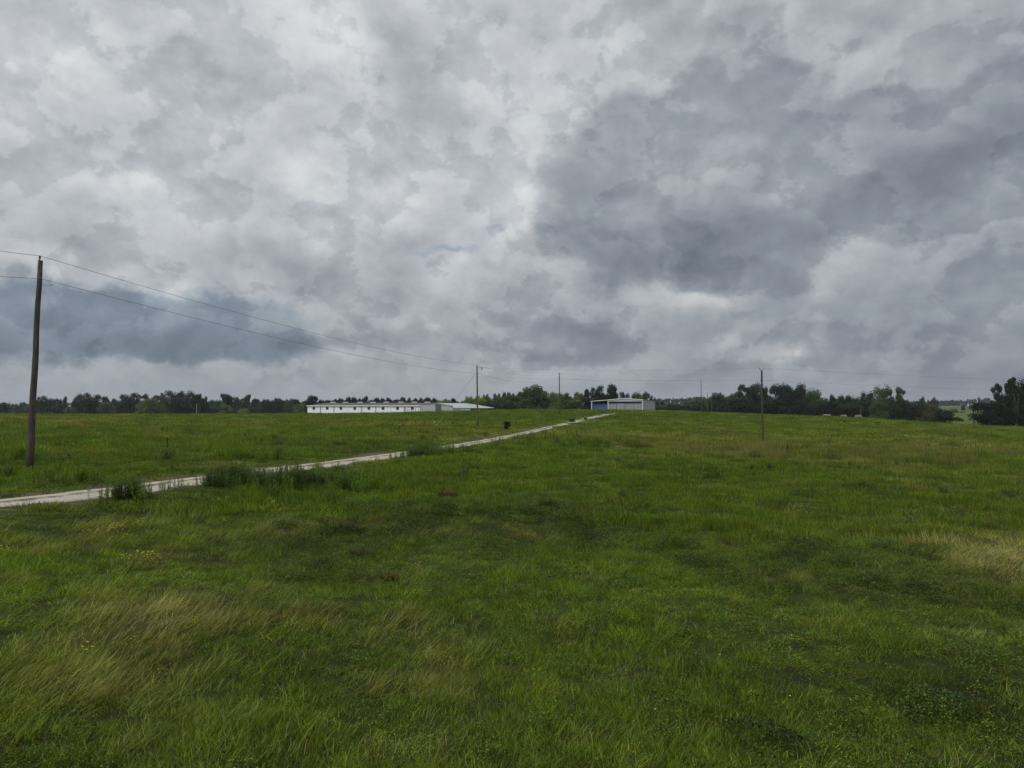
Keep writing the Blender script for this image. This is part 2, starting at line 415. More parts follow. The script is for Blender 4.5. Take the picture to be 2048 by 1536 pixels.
STRAW = [(1960, 1096, 110, 18, 1.0), (2060, 1128, 110, 30, 0.9), (290, 1238, 105, 34, 0.62), (190, 1385, 130, 48, 0.50), (90, 1300, 70, 24, 0.3)]
TALLTAN = [(1500, 902, 110, 9, 0.9), (1650, 912, 150, 9, 0.8), (1900, 915, 130, 14, 0.9), (1290, 890, 90, 6, 0.5)]
HEDGE = [(245, 990, 36, 10, 0.9), (442, 962, 50, 10, 1.0), (583, 942, 14, 6, 0.5), (828, 908, 40, 6, 1.0)]
C_MID = np.array([0.096, 0.146, 0.012]); C_LUSH = np.array([0.128, 0.205, 0.009]); C_DARK = np.array([0.048, 0.078, 0.010])
C_DRY = np.array([0.215, 0.205, 0.050]); C_OLIVE = np.array([0.108, 0.122, 0.017]); C_BLUE = np.array([0.075, 0.120, 0.050])


def cover(x, y):
    """returns colour (n,3) and the dry / dark / weed weights"""
    x = np.asarray(x, float); y = np.asarray(y, float)
    dry = blobs_at(x, y, DRY); lush = blobs_at(x, y, LUSH, 0.15); dark = blobs_at(x, y, DARKV, 0.15); weed = blobs_at(x, y, WEED, 0.10)
    r = np.hypot(x, y)
    sc = np.clip(r / 18.0, 1.0, 14.0)
    n1 = fbm(x / (4.0 * 1), y / 4.0, 51, 4); n2 = fbm(x / 17.0, y / 17.0, 57, 4); n3 = fbm(x / 60.0, y / 60.0, 61, 3); n4 = fbm(x / 1.1, y / 1.1, 67, 3) + 0.9 * vnoise(x / 5.5, y / 1.9, 69) * sstep(18, 45, r)
    dry = np.clip((0.75 + 0.3 * sstep(30, 60, r)) * dry * (0.75 + 1.2 * n1 + 0.9 * n4) + 0.30 * sstep(0.2, 0.6, n2 + 0.4 * n1) + 0.45 * sstep(0.25, 0.7, n4 + n1), 0, 1)
    lush = np.clip(lush * (0.85 + n1) + 0.5 * sstep(0.0, 0.6, -n2 + 0.5 * n1), 0, 1)
    dark = np.clip(dark * (0.85 + 1.0 * n1) + 0.5 * sstep(0.12, 0.55, n1 - 0.4 * n2) + 0.35 * sstep(0.15, 0.6, n4), 0, 1)
    c = C_MID[None] * (1 + 0.35 * n3[..., None])
    olive = sstep(-0.2, 0.5, n3 + 0.5 * n2)
    c = c * (1 - 0.5 * olive[..., None]) + C_OLIVE * 0.5 * olive[..., None]
    straw = np.clip(blobs_at(x, y, STRAW, 0.2) * (0.8 + n1), 0, 1); tt = np.clip(blobs_at(x, y, TALLTAN, 0.12) * (0.8 + n4 + n1), 0, 0.8)
    for w, col in ((lush, C_LUSH), (dark, C_DARK), (dry, C_DRY), (tt, np.array([0.150, 0.140, 0.050])), (straw, np.array([0.34, 0.30, 0.13]))):
        c = c * (1 - w[..., None] * 0.85) + col * w[..., None] * 0.85
    return c, dry, dark, weed


# ------------------------------------------------------------------ mesh helpers
def set_attr(me, name, typ, dom, data):
    a = me.attributes.new(name, typ, dom)
    key = {'FLOAT': 'value', 'INT': 'value', 'FLOAT_VECTOR': 'vector', 'FLOAT_COLOR': 'color'}[typ]
    a.data.foreach_set(key, np.ascontiguousarray(data, dtype=np.int32 if typ == 'INT' else np.float32).ravel())


def np_mesh(name, v, f, smooth=False):
    v = np.asarray(v, np.float32); f = np.asarray(f, np.int32)
    me = bpy.data.meshes.new(name)
    me.vertices.add(len(v)); me.vertices.foreach_set('co', v.ravel())
    k = f.shape[1]
    me.loops.add(f.size); me.loops.foreach_set('vertex_index', f.ravel())
    me.polygons.add(len(f)); me.polygons.foreach_set('loop_start', np.arange(0, f.size, k, dtype=np.int32))
    me.polygons.foreach_set('use_smooth', np.full(len(f), smooth))
    me.update(calc_edges=True)
    return me


def obj(name, me, mat=None, parent=None, loc=None, link=True):
    o = bpy.data.objects.new(name, me)
    if mat is not None and me is not None and len(me.materials) == 0:
        me.materials.append(mat)
    if loc is not None:
        o.location = loc
    if link:
        COL.objects.link(o)
    if parent is not None:
        o.parent = parent
    return o


def tag(o, label=None, cat=None, group=None, kind=None):
    if label: o['label'] = label
    if cat: o['category'] = cat
    if group: o['group'] = group
    if kind: o['kind'] = kind
    return o


class MB:
    """collects boxes, tubes and polygons into one mesh"""
    def __init__(s): s.v, s.f = [], []
    def box(s, c, d, rot=0.0):
        x, y, z = c; a, b, h = d[0] / 2, d[1] / 2, d[2] / 2
        n = len(s.v); cr, sr = math.cos(rot), math.sin(rot)
        for k in ((-1, -1, -1), (1, -1, -1), (1, 1, -1), (-1, 1, -1), (-1, -1, 1), (1, -1, 1), (1, 1, 1), (-1, 1, 1)):
            px, py = k[0] * a, k[1] * b
            s.v.append((x + px * cr - py * sr, y + px * sr + py * cr, z + k[2] * h))
        s.f += [tuple(n + i for i in q) for q in ((0, 3, 2, 1), (4, 5, 6, 7), (0, 1, 5, 4), (1, 2, 6, 5), (2, 3, 7, 6), (3, 0, 4, 7))]
        return s
    def tube(s, pts, rad, n=8, cap=True):
        pts = [Vector(p) for p in pts]
        if not hasattr(rad, '__len__'): rad = [rad] * len(pts)
        rings = []
        for i, p in enumerate(pts):
            t = (pts[min(i + 1, len(pts) - 1)] - pts[max(i - 1, 0)]).normalized()
            u = t.cross(Vector((0, 0, 1)) if abs(t.z) < 0.95 else Vector((1, 0, 0))).normalized(); w = t.cross(u)
            b = len(s.v)
            for k in range(n):
                a = 2 * math.pi * k / n
                s.v.append(tuple(p + (u * math.cos(a) + w * math.sin(a)) * rad[i]))
            rings.append(b)
        for a, b in zip(rings[:-1], rings[1:]):
            for k in range(n):
                s.f.append((a + k, a + (k + 1) % n, b + (k + 1) % n, b + k))
        if cap:
            s.f.append(tuple(rings[0] + k for k in range(n))[::-1]); s.f.append(tuple(rings[-1] + k for k in range(n)))
        return s
    def poly(s, pts):
        n = len(s.v); s.v += [tuple(p) for p in pts]; s.f.append(tuple(range(n, n + len(pts)))); return s
    def prism(s, pts, off):
        """closed slab: polygon pts extruded by vector off"""
        n = len(s.v); k = len(pts)
        s.v += [tuple(p) for p in pts] + [tuple(np.add(p, off)) for p in pts]
        s.f.append(tuple(range(n, n + k))[::-1]); s.f.append(tuple(range(n + k, n + 2 * k)))
        for i in range(k):
            j = (i + 1) % k
            s.f.append((n + i, n + j, n + k + j, n + k + i))
        return s
    def build(s, name, mat=None, parent=None, loc=None, smooth=False, link=True):
        me = bpy.data.meshes.new(name); me.from_pydata([tuple(map(float, p)) for p in s.v], [], s.f); me.update()
        if smooth:
            for p in me.polygons: p.use_smooth = True
        return obj(name, me, mat, parent, loc, link)


def empty(name, loc, label, cat, group=None, rz=0.0):
    o = bpy.data.objects.new(name, None); o.empty_display_size = 0.3
    o.location = loc; o.rotation_euler = (0, 0, rz); COL.objects.link(o)
    return tag(o, label, cat, group)


# ------------------------------------------------------------------ materials
def new_mat(name):
    m = bpy.data.materials.new(name); m.use_nodes = True
    nt = m.node_tree; nt.nodes.clear()
    return m, nt


def plain(name, col, rough=0.8, metal=0.0, nscale=6.0, namp=0.25, coord='Object', stretch=(1, 1, 1), bump=0.0, col2=None, spec=0.4):
    m, nt = new_mat(name)
    tc = N(nt, 'ShaderNodeTexCoord').outputs[coord]
    mp = N(nt, 'ShaderNodeMapping', ins={'Vector': tc, 'Scale': stretch}).outputs[0]
    nz = N(nt, 'ShaderNodeTexNoise', ins={'Vector': mp, 'Scale': nscale, 'Detail': 6.0, 'Roughness': 0.6}).outputs['Fac']
    col2 = col2 or tuple(c * (1 - namp) for c in col)
    r = N(nt, 'ShaderNodeMapRange', ins={'Value': nz, 'From Min': 0.35, 'From Max': 0.65}).outputs[0]
    c = N(nt, 'ShaderNodeMix', data_type='RGBA', ins={0: r, 6: tuple(col) + (1,), 7: tuple(col2) + (1,)}).outputs[2]
    b = N(nt, 'ShaderNodeBsdfPrincipled', ins={'Base Color': c, 'Roughness': rough, 'Metallic': metal, 'Specular IOR Level': spec})
    if bump:
        bp = N(nt, 'ShaderNodeBump', ins={'Strength': bump, 'Height': nz, 'Distance': 0.02})
        nt.links.new(bp.outputs[0], b.inputs['Normal'])
    N(nt, 'ShaderNodeOutputMaterial', ins={0: b.outputs[0]})
    return m


def blade_mat(name, trans=0.35, gain=1.0):
    """plant material: colour from the plant's own tint, varied blade by blade"""
    m, nt = new_mat(name)
    t = N(nt, 'ShaderNodeAttribute', attribute_type='INSTANCER', attribute_name='tint').outputs['Color']
    b = N(nt, 'ShaderNodeAttribute', attribute_type='GEOMETRY', attribute_name='bt')
    v = N(nt, 'ShaderNodeMapRange', ins={'Value': b.outputs['Fac'], 'To Min': 0.25 * gain, 'To Max': 1.75 * gain}).outputs[0]  # random tone per blade, widened so dark blades stand in for shadows
    dryb = N(nt, 'ShaderNodeAttribute', attribute_type='GEOMETRY', attribute_name='bd').outputs['Fac']
    c0 = N(nt, 'ShaderNodeMix', data_type='RGBA', ins={0: dryb, 6: t, 7: (0.22, 0.185, 0.060, 1)}).outputs[2]
    c = N(nt, 'ShaderNodeVectorMath', operation='SCALE', ins={0: c0, 'Scale': v}).outputs[0]
    d = N(nt, 'ShaderNodeBsdfPrincipled', ins={'Base Color': c, 'Roughness': 0.5, 'Specular IOR Level': 0.12})
    ct = N(nt, 'ShaderNodeMix', data_type='RGBA', blend_type='MULTIPLY', ins={0: 1.0, 6: c, 7: (1.25, 1.35, 0.5, 1)}).outputs[2]
    tr = N(nt, 'ShaderNodeBsdfTranslucent', ins={'Color': ct})
    mx = N(nt, 'ShaderNodeMixShader', ins={0: trans, 1: d.outputs[0], 2: tr.outputs[0]})
    N(nt, 'ShaderNodeOutputMaterial', ins={0: mx.outputs[0]})
    return m


def crown_mat(name, trans=0.25):
    m, nt = new_mat(name)
    oi = N(nt, 'ShaderNodeObjectInfo')
    b = N(nt, 'ShaderNodeAttribute', attribute_type='GEOMETRY', attribute_name='bt').outputs['Fac']
    tc = N(nt, 'ShaderNodeTexCoord').outputs['Object']
    nz = N(nt, 'ShaderNodeTexNoise', ins={'Vector': tc, 'Scale': 0.45, 'Detail': 3.0, 'Roughness': 0.6}).outputs['Fac']
    v = M(nt, 'MULTIPLY', N(nt, 'ShaderNodeMapRange', ins={'Value': b, 'To Min': 0.6, 'To Max': 1.4}).outputs[0],
          N(nt, 'ShaderNodeMapRange', ins={'Value': nz, 'From Min': 0.35, 'From Max': 0.65, 'To Min': 0.7, 'To Max': 1.3}).outputs[0])
    c = N(nt, 'ShaderNodeVectorMath', operation='SCALE', ins={0: oi.outputs['Color'], 'Scale': v}).outputs[0]
    d = N(nt, 'ShaderNodeBsdfPrincipled', ins={'Base Color': c, 'Roughness': 0.65, 'Specular IOR Level': 0.2})
    ct = N(nt, 'ShaderNodeMix', data_type='RGBA', blend_type='MULTIPLY', ins={0: 1.0, 6: c, 7: (1.2, 1.35, 0.5, 1)}).outputs[2]
    tr = N(nt, 'ShaderNodeBsdfTranslucent', ins={'Color': ct})
    mx = N(nt, 'ShaderNodeMixShader', ins={0: trans, 1: d.outputs[0], 2: tr.outputs[0]})
    N(nt, 'ShaderNodeOutputMaterial', ins={0: mx.outputs[0]})
    return m


M_BLADE = blade_mat('grass_blade', 0.35)
M_WEED = blade_mat('weed_leaf', 0.30)
M_CROWN = crown_mat('tree_leaves')
M_BARK = plain('bark', (0.085, 0.070, 0.055), 0.9, nscale=3, namp=0.5)


# ------------------------------------------------------------------ ground sheet
def ground():
    aF = np.concatenate([np.linspace(-math.pi, -0.95, 30)[:-1], np.linspace(-0.95, 0.95, 620), np.linspace(0.95, math.pi, 30)[1:]])
    rr = np.concatenate([[0.4, 1, 1.8, 2.6, 3.4], np.geomspace(4.2, 420, 560), np.geomspace(424, 6000, 120)])
    A, R_ = np.meshgrid(aF, rr, indexing='ij')
    X, Y = R_ * np.sin(A), R_ * np.cos(A)
    rd = roaddist(X, Y)
    Z = zfun(X, Y, rd)
    na, nr = A.shape
    v = np.stack([X, Y, Z], -1).reshape(-1, 3)
    i = np.arange(na - 1)[:, None] * nr + np.arange(nr - 1)[None]
    f = np.stack([i, i + 1, i + nr + 1, i + nr], -1).reshape(-1, 4)[:, ::-1]
    me = np_mesh('ground', v, f, True)
    c, dry, dark, weed = cover(X, Y)
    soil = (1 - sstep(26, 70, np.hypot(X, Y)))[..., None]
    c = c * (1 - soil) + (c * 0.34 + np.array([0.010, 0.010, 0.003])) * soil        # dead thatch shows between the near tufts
    # bare caliche dust beside the road
    e = (1 - sstep(1.2, 2.2, np.abs(rd)))[..., None]
    c = c * (1 - e) + np.array([0.17, 0.135, 0.085]) * e
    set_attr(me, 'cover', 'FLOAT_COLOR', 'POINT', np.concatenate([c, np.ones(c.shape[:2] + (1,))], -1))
    m, nt = new_mat('pasture_ground')
    at_ = N(nt, 'ShaderNodeAttribute', attribute_type='GEOMETRY', attribute_name='cover').outputs['Color']
    pos = N(nt, 'ShaderNodeNewGeometry').outputs['Position']
    n1 = N(nt, 'ShaderNodeTexNoise', ins={'Vector': pos, 'Scale': 1.6, 'Detail': 8.0, 'Roughness': 0.7}).outputs['Fac']
    n2 = N(nt, 'ShaderNodeTexNoise', ins={'Vector': pos, 'Scale': 0.16, 'Detail': 7.0, 'Roughness': 0.65}).outputs['Fac']
    k = M(nt, 'MULTIPLY', N(nt, 'ShaderNodeMapRange', ins={'Value': n1, 'From Min': 0.3, 'From Max': 0.7, 'To Min': 0.55, 'To Max': 1.1}).outputs[0],
          N(nt, 'ShaderNodeMapRange', ins={'Value': n2, 'From Min': 0.3, 'From Max': 0.7, 'To Min': 0.75, 'To Max': 1.15}).outputs[0])
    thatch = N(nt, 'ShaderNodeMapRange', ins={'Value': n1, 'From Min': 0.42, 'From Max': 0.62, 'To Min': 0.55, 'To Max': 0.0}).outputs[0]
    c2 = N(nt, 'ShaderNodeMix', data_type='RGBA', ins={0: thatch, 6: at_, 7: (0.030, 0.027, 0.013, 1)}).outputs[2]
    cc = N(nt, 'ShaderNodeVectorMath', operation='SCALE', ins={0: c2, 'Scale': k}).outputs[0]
    bp = N(nt, 'ShaderNodeBump', ins={'Strength': 0.8, 'Distance': 0.25, 'Height': n1})
    b = N(nt, 'ShaderNodeBsdfPrincipled', ins={'Base Color': cc, 'Roughness': 0.95, 'Specular IOR Level': 0.1, 'Normal': bp.outputs[0]})
    N(nt, 'ShaderNodeOutputMaterial', ins={0: b.outputs[0]})
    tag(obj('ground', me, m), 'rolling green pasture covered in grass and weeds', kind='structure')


ground()


def road():
    offs = np.linspace(-ROADW, ROADW, 13)
    n = len(RC)
    wob = fbm(_ss[:n] / 1.3, _ss[:n] * 0, 77, 4) * 0.5
    wob2 = fbm(_ss[:n] / 1.3 + 90, _ss[:n] * 0, 79, 4) * 0.5
    P = []
    for k, o in enumerate(offs):
        w = o + (wob2 if k == 12 else wob if k == 0 else 0 * wob)
        p = RC + RNRM * w[:, None]
        crown = 0.02 * (1 - (o / ROADW) ** 2) - 0.02 * math.exp(-((abs(o) - 0.5) / 0.2) ** 2)
        z = zbase(p[:, 0], p[:, 1]) + crown - (0.05 if abs(o) > 0.8 else 0)
        P.append(np.column_stack([p, z]))
    V = np.stack(P, 1)
    i = np.arange(n - 1)[:, None] * 13 + np.arange(12)[None]
    f = np.stack([i, i + 13, i + 14, i + 1], -1).reshape(-1, 4)[:, ::-1]
    me = np_mesh('gravel_road', V.reshape(-1, 3), f, True)
    set_attr(me, 'across', 'FLOAT', 'POINT', np.tile(offs, n))
    m, nt = new_mat('caliche')
    ac = N(nt, 'ShaderNodeAttribute', attribute_type='GEOMETRY', attribute_name='across').outputs['Fac']
    pos = N(nt, 'ShaderNodeNewGeometry').outputs['Position']
    n1 = N(nt, 'ShaderNodeTexNoise', ins={'Vector': pos, 'Scale': 2.2, 'Detail': 9.0, 'Roughness': 0.72}).outputs['Fac']
    n2 = N(nt, 'ShaderNodeTexNoise', ins={'Vector': pos, 'Scale': 0.5, 'Detail': 4.0, 'Roughness': 0.6}).outputs['Fac']
    cen = M(nt, 'ABSOLUTE', M(nt, 'SUBTRACT', ac, 0.05))
    mid = N(nt, 'ShaderNodeMapRange', interpolation_type='SMOOTHSTEP', ins={'Value': cen, 'From Min': 0.08, 'From Max': 0.42, 'To Min': 0.42, 'To Max': 0.0}).outputs[0]
    edge = N(nt, 'ShaderNodeMapRange', interpolation_type='SMOOTHSTEP', ins={'Value': cen, 'From Min': 0.6, 'From Max': 0.95, 'To Min': 0.0, 'To Max': 0.35}).outputs[0]
    g = M(nt, 'ADD', M(nt, 'ADD', mid, edge), M(nt, 'MULTIPLY', M(nt, 'SUBTRACT', n1, 0.5), 1.3))
    g = M(nt, 'ADD', g, M(nt, 'MULTIPLY', M(nt, 'SUBTRACT', n2, 0.5), 1.2))
    g = N(nt, 'ShaderNodeMapRange', interpolation_type='SMOOTHSTEP', ins={'Value': g, 'From Min': 0.22, 'From Max': 0.50}).outputs[0]
    n3 = N(nt, 'ShaderNodeTexNoise', ins={'Vector': pos, 'Scale': 9.0, 'Detail': 6.0, 'Roughness': 0.7}).outputs['Fac']
    r = N(nt, 'ShaderNodeMapRange', ins={'Value': n3, 'From Min': 0.3, 'From Max': 0.7}).outputs[0]
    st = N(nt, 'ShaderNodeMix', data_type='RGBA', ins={0: r, 6: (0.27, 0.235, 0.18, 1), 7: (0.44, 0.40, 0.325, 1)}).outputs[2]
    c = N(nt, 'ShaderNodeMix', data_type='RGBA', ins={0: g, 6: st, 7: (0.105, 0.10, 0.05, 1)}).outputs[2]
    bp = N(nt, 'ShaderNodeBump', ins={'Strength': 0.6, 'Distance': 0.03, 'Height': n3})
    b = N(nt, 'ShaderNodeBsdfPrincipled', ins={'Base Color': c, 'Roughness': 0.95, 'Specular IOR Level': 0.15, 'Normal': bp.outputs[0]})
    N(nt, 'ShaderNodeOutputMaterial', ins={0: b.outputs[0]})
    tag(obj('gravel_road', me, m), 'pale caliche track with a worn centre strip crossing the pasture', kind='structure')


road()

# ------------------------------------------------------------------ plants: tuft meshes
PROTO = {}


def blades(n, rad, lmin, lmax, width, lean, leandir=None, spread=0.6, segs=3, dryp=0.06, curve=0.5, seed=0):
    g = np.random.default_rng(seed)
    a = g.uniform(0, 2 * np.pi, n); r = rad * np.sqrt(g.uniform(0, 1, n))
    bx, by = r * np.cos(a), r * np.sin(a)
    L = g.uniform(lmin, lmax, n) * (1 - 0.35 * (r / rad) ** 2)
    if leandir is None:
        d = a + g.normal(0, 0.9, n)
    else:
        d = leandir + g.normal(0, spread, n)
    ln = np.clip(g.normal(lean, 0.22, n), 0.02, 1.45)            # tilt from vertical
    ts = np.linspace(0, 1, segs + 1)
    face = g.uniform(0, 2 * np.pi, n)
    V = np.zeros((n, segs + 1, 2, 3)); px, py, pz = bx.copy(), by.copy(), np.full(n, -0.04)
    for k, t in enumerate(ts):
        w = width * (1 - 0.85 * t ** 1.5) * g.uniform(0.7, 1.3, n) / 2
        V[:, k, 0] = np.stack([px - w * np.cos(face), py - w * np.sin(face), pz], 1)
        V[:, k, 1] = np.stack([px + w * np.cos(face), py + w * np.sin(face), pz], 1)
        tl = np.clip(ln * (0.5 + curve * 1.6 * t), 0, 1.75)
        st = L / segs
        px = px + st * np.sin(tl) * np.cos(d); py = py + st * np.sin(tl) * np.sin(d); pz = pz + st * np.cos(tl)
    V[..., 2] = np.maximum(V[..., 2], -0.05)
    idx = np.arange(n)[:, None] * (segs + 1) * 2 + np.arange(segs)[None] * 2
    f = np.stack([idx, idx + 1, idx + 3, idx + 2], -1).reshape(-1, 4)
    bt = np.repeat(g.uniform(0, 1, n), (segs + 1) * 2); bd = np.repeat((g.uniform(0, 1, n) < dryp) * g.uniform(0.4, 1, n), (segs + 1) * 2)
    return V.reshape(-1, 3), f, bt, bd


def leaves(cent, normal, size, g, aspect=0.5, updir=None):
    """one rhombic leaf (quad) per centre"""
    n = len(cent)
    nm = normal / np.maximum(np.linalg.norm(normal, axis=1), 1e-6)[:, None]
    rv = g.normal(size=(n, 3)) if updir is None else updir + 0.3 * g.normal(size=(n, 3))
    u = rv - (rv * nm).sum(1)[:, None] * nm; u /= np.maximum(np.linalg.norm(u, axis=1), 1e-6)[:, None]
    w = np.cross(nm, u)
    s = size[:, None] if np.ndim(size) else size
    V = np.stack([cent - u * s * 0.5, cent + w * s * aspect * 0.5, cent + u * s * 0.5, cent - w * s * aspect * 0.5], 1)
    f = np.arange(n * 4).reshape(n, 4)
    return V.reshape(-1, 3), f


def join(parts):
    V, Fc, B, D = [], [], [], []; o = 0
    for v, f, b, d in parts:
        V.append(v); Fc.append(f + o); B.append(b); D.append(d); o += len(v)
    return np.concatenate(V), np.concatenate(Fc), np.concatenate(B), np.concatenate(D)


def weed_clump(nst, rad, h, seed, nl=26, ls=0.075, bare=0.1, width=0.012, asp=0.3, droop=0.0):
    g = np.random.default_rng(seed); parts = []
    for s in range(nst):
        a = g.uniform(0, 6.28); r = rad * math.sqrt(g.uniform()); H = h * g.uniform(0.6, 1.1)
        bx, by = r * math.cos(a), r * math.sin(a); tx, ty = g.normal(0, 0.10) * H, g.normal(0, 0.10) * H
        v = np.array([[bx - width / 2, by, -0.05], [bx + width / 2, by, -0.05], [bx + tx + 0.002, by + ty, H], [bx + tx - 0.002, by + ty, H],
                      [bx, by - width / 2, -0.05], [bx, by + width / 2, -0.05], [bx + tx, by + ty + .002, H], [bx + tx, by + ty - .002, H]])
        parts.append((v, np.array([[0, 1, 2, 3], [4, 5, 6, 7]]), np.full(8, 0.3), np.full(8, 0.15)))
        t = g.uniform(bare, 1.0, nl) ** 0.8
        an = g.uniform(0, 6.28, nl); out = np.stack([np.cos(an), np.sin(an), g.uniform(-0.2, 0.8, nl) - droop], 1)
        sz = ls * g.uniform(0.6, 1.2, nl) * (1.15 - 0.5 * t)
        c = np.stack([bx + tx * t, by + ty * t, H * t], 1) + out * sz[:, None] * 0.5
        nn = np.cross(out, np.stack([-np.sin(an), np.cos(an), 0 * an], 1)) + g.normal(0, 0.25, (nl, 3))
        v, f = leaves(c, nn, sz, g, asp, out)
        parts.append((v, f, np.repeat(g.uniform(0.2, 1, nl), 4), np.zeros(nl * 4)))
    return join(parts)


def vine_mat(n, rad, h, seed, ls=0.06):
    g = np.random.default_rng(seed)
    a = g.uniform(0, 6.28, n); r = rad * np.sqrt(g.uniform(0, 1, n))
    x, y = r * np.cos(a), r * np.sin(a)
    top = h * (1 - (r / rad) ** 2) * (0.75 + 0.6 * vnoise(x * 5 + seed, y * 5, 3)) + 0.05
    z = top * g.uniform(0.35, 1.0, n) ** 0.6
    nn = g.normal(0, 0.55, (n, 3)) + np.array([0, 0, 1.0])
    v, f = leaves(np.stack([x, y, z], 1), nn, ls * g.uniform(0.6, 1.3, n), g, 0.62)
    return v, f, np.repeat(g.uniform(0, 1, n) ** 1.4, 4), np.repeat((g.uniform(0, 1, n) < 0.03) * 0.7, 4)


def proto_set(key, gens, mat):
    c = bpy.data.collections.new(key)
    for k, (v, f, b, d) in enumerate(gens):
        me = np_mesh(key, v, f); set_attr(me, 'bt', 'FLOAT', 'POINT', b); set_attr(me, 'bd', 'FLOAT', 'POINT', d)
        me.materials.append(mat)
        o = bpy.data.objects.new(key, me); tag(o, kind='stuff'); c.objects.link(o)
    PROTO[key] = (c, len(gens))


def build_protos():
    proto_set('grass_tuft', [blades(105, 0.22, 0.05, 0.17, 0.008, 0.95, None, segs=3, dryp=0.10, seed=k) for k in range(5)]
              + [blades(90, 0.24, 0.07, 0.24, 0.008, 1.05, 0.0, 2.2, segs=3, dryp=0.13, seed=20 + k) for k in range(3)], M_BLADE)
    proto_set('lying_grass_tuft', [blades(74, 0.28, 0.20, 0.46, 0.008, 1.25, 0.0, 0.70, segs=5, dryp=0.25, curve=0.35, seed=40 + k) for k in range(6)], M_BLADE)
    proto_set('meadow_patch', [blades(190, 0.62, 0.10, 0.30, 0.016, 0.6, None, segs=2, dryp=0.06, seed=60 + k) for k in range(5)]
              + [blades(180, 0.62, 0.12, 0.34, 0.016, 0.8, 0.0, 1.2, segs=2, dryp=0.08, seed=70 + k) for k in range(3)], M_BLADE)
    proto_set('far_meadow_patch', [blades(200, 1.7, 0.14, 0.40, 0.05, 0.6, None, segs=2, dryp=0.05, seed=80 + k) for k in range(6)], M_BLADE)
    proto_set('weed_clump', [weed_clump(7, 0.30, 0.75, 100 + k) for k in range(6)], M_WEED)
    proto_set('tall_weed_clump', [weed_clump(9, 0.40, 1.0, 120 + k, nl=56, ls=0.12, width=0.016, asp=0.36) for k in range(6)], M_WEED)
    proto_set('vine_patch', [vine_mat(520, 0.50, 0.30, 140 + k, 0.042) for k in range(5)], M_WEED)
    proto_set('low_herb', [vine_mat(90, 0.22, 0.17, 160 + k, 0.030) for k in range(5)], M_WEED)


build_protos()


def scatter(name, key, P, rot, scl, tint, label):
    c, k = PROTO[key]
    n = len(P)
    me = bpy.data.meshes.new(name); me.vertices.add(n); me.vertices.foreach_set('co', np.ascontiguousarray(P, np.float32).ravel())
    set_attr(me, 'rot', 'FLOAT_VECTOR', 'POINT', rot); set_attr(me, 'scl', 'FLOAT_VECTOR', 'POINT', scl)
    set_attr(me, 'idx', 'INT', 'POINT', rng.integers(0, k, n)); set_attr(me, 'tint', 'FLOAT_COLOR', 'POINT', np.column_stack([tint, np.ones(n)]))
    o = obj(name, me)
    ng = bpy.data.node_groups.new(name, 'GeometryNodeTree')
    ng.interface.new_socket('Geometry', in_out='INPUT', socket_type='NodeSocketGeometry')
    ng.interface.new_socket('Geometry', in_out='OUTPUT', socket_type='NodeSocketGeometry')
    gi = ng.nodes.new('NodeGroupInput'); go = ng.nodes.new('NodeGroupOutput')
    ci = ng.nodes.new('GeometryNodeCollectionInfo'); ci.inputs['Collection'].default_value = c
    ci.inputs['Separate Children'].default_value = True; ci.inputs['Reset Children'].default_value = True
    ip = ng.nodes.new('GeometryNodeInstanceOnPoints'); ip.inputs['Pick Instance'].default_value = True

    def na(nm, t):
        a = ng.nodes.new('GeometryNodeInputNamedAttribute'); a.data_type = t; a.inputs['Name'].default_value = nm
        return a.outputs['Attribute']
    L = ng.links.new
    L(gi.outputs[0], ip.inputs['Points']); L(ci.outputs[0], ip.inputs['Instance'])
    L(na('idx', 'INT'), ip.inputs['Instance Index'])
    L(na('rot', 'FLOAT_VECTOR'), ip.inputs['Rotation']); L(na('scl', 'FLOAT_VECTOR'), ip.inputs['Scale'])
    L(ip.outputs[0], go.inputs[0])
    md = o.modifiers.new('scatter', 'NODES'); md.node_group = ng
    return tag(o, label, kind='stuff')


def fan(r0, r1, dens, amax=0.80):
    """random points in the fan of ground in front, density per square metre"""
    n = int(amax * (r1 ** 2 - r0 ** 2) * dens)
    a = rng.uniform(-amax, amax, n); r = np.sqrt(rng.uniform(r0 ** 2, r1 ** 2, n))
    x, y = r * np.sin(a), r * np.cos(a)
    rd = roaddist(x, y)
    return x, y, rd


def place(x, y, rd, sink=0.0):
    return np.column_stack([x, y, zfun(x, y, rd) - sink])


def jitter(c, amt=0.26):
    n = len(c)
    k = 1 + rng.normal(0, amt, (n, 1)); h = rng.normal(0, amt * 0.35, (n, 1))
    return np.clip(c * k * np.concatenate([1 + h, 1 + 0 * h, 1 - h], 1), 0.005, 1)


WIND = math.radians(28)       # direction the grass is combed towards (from +X)


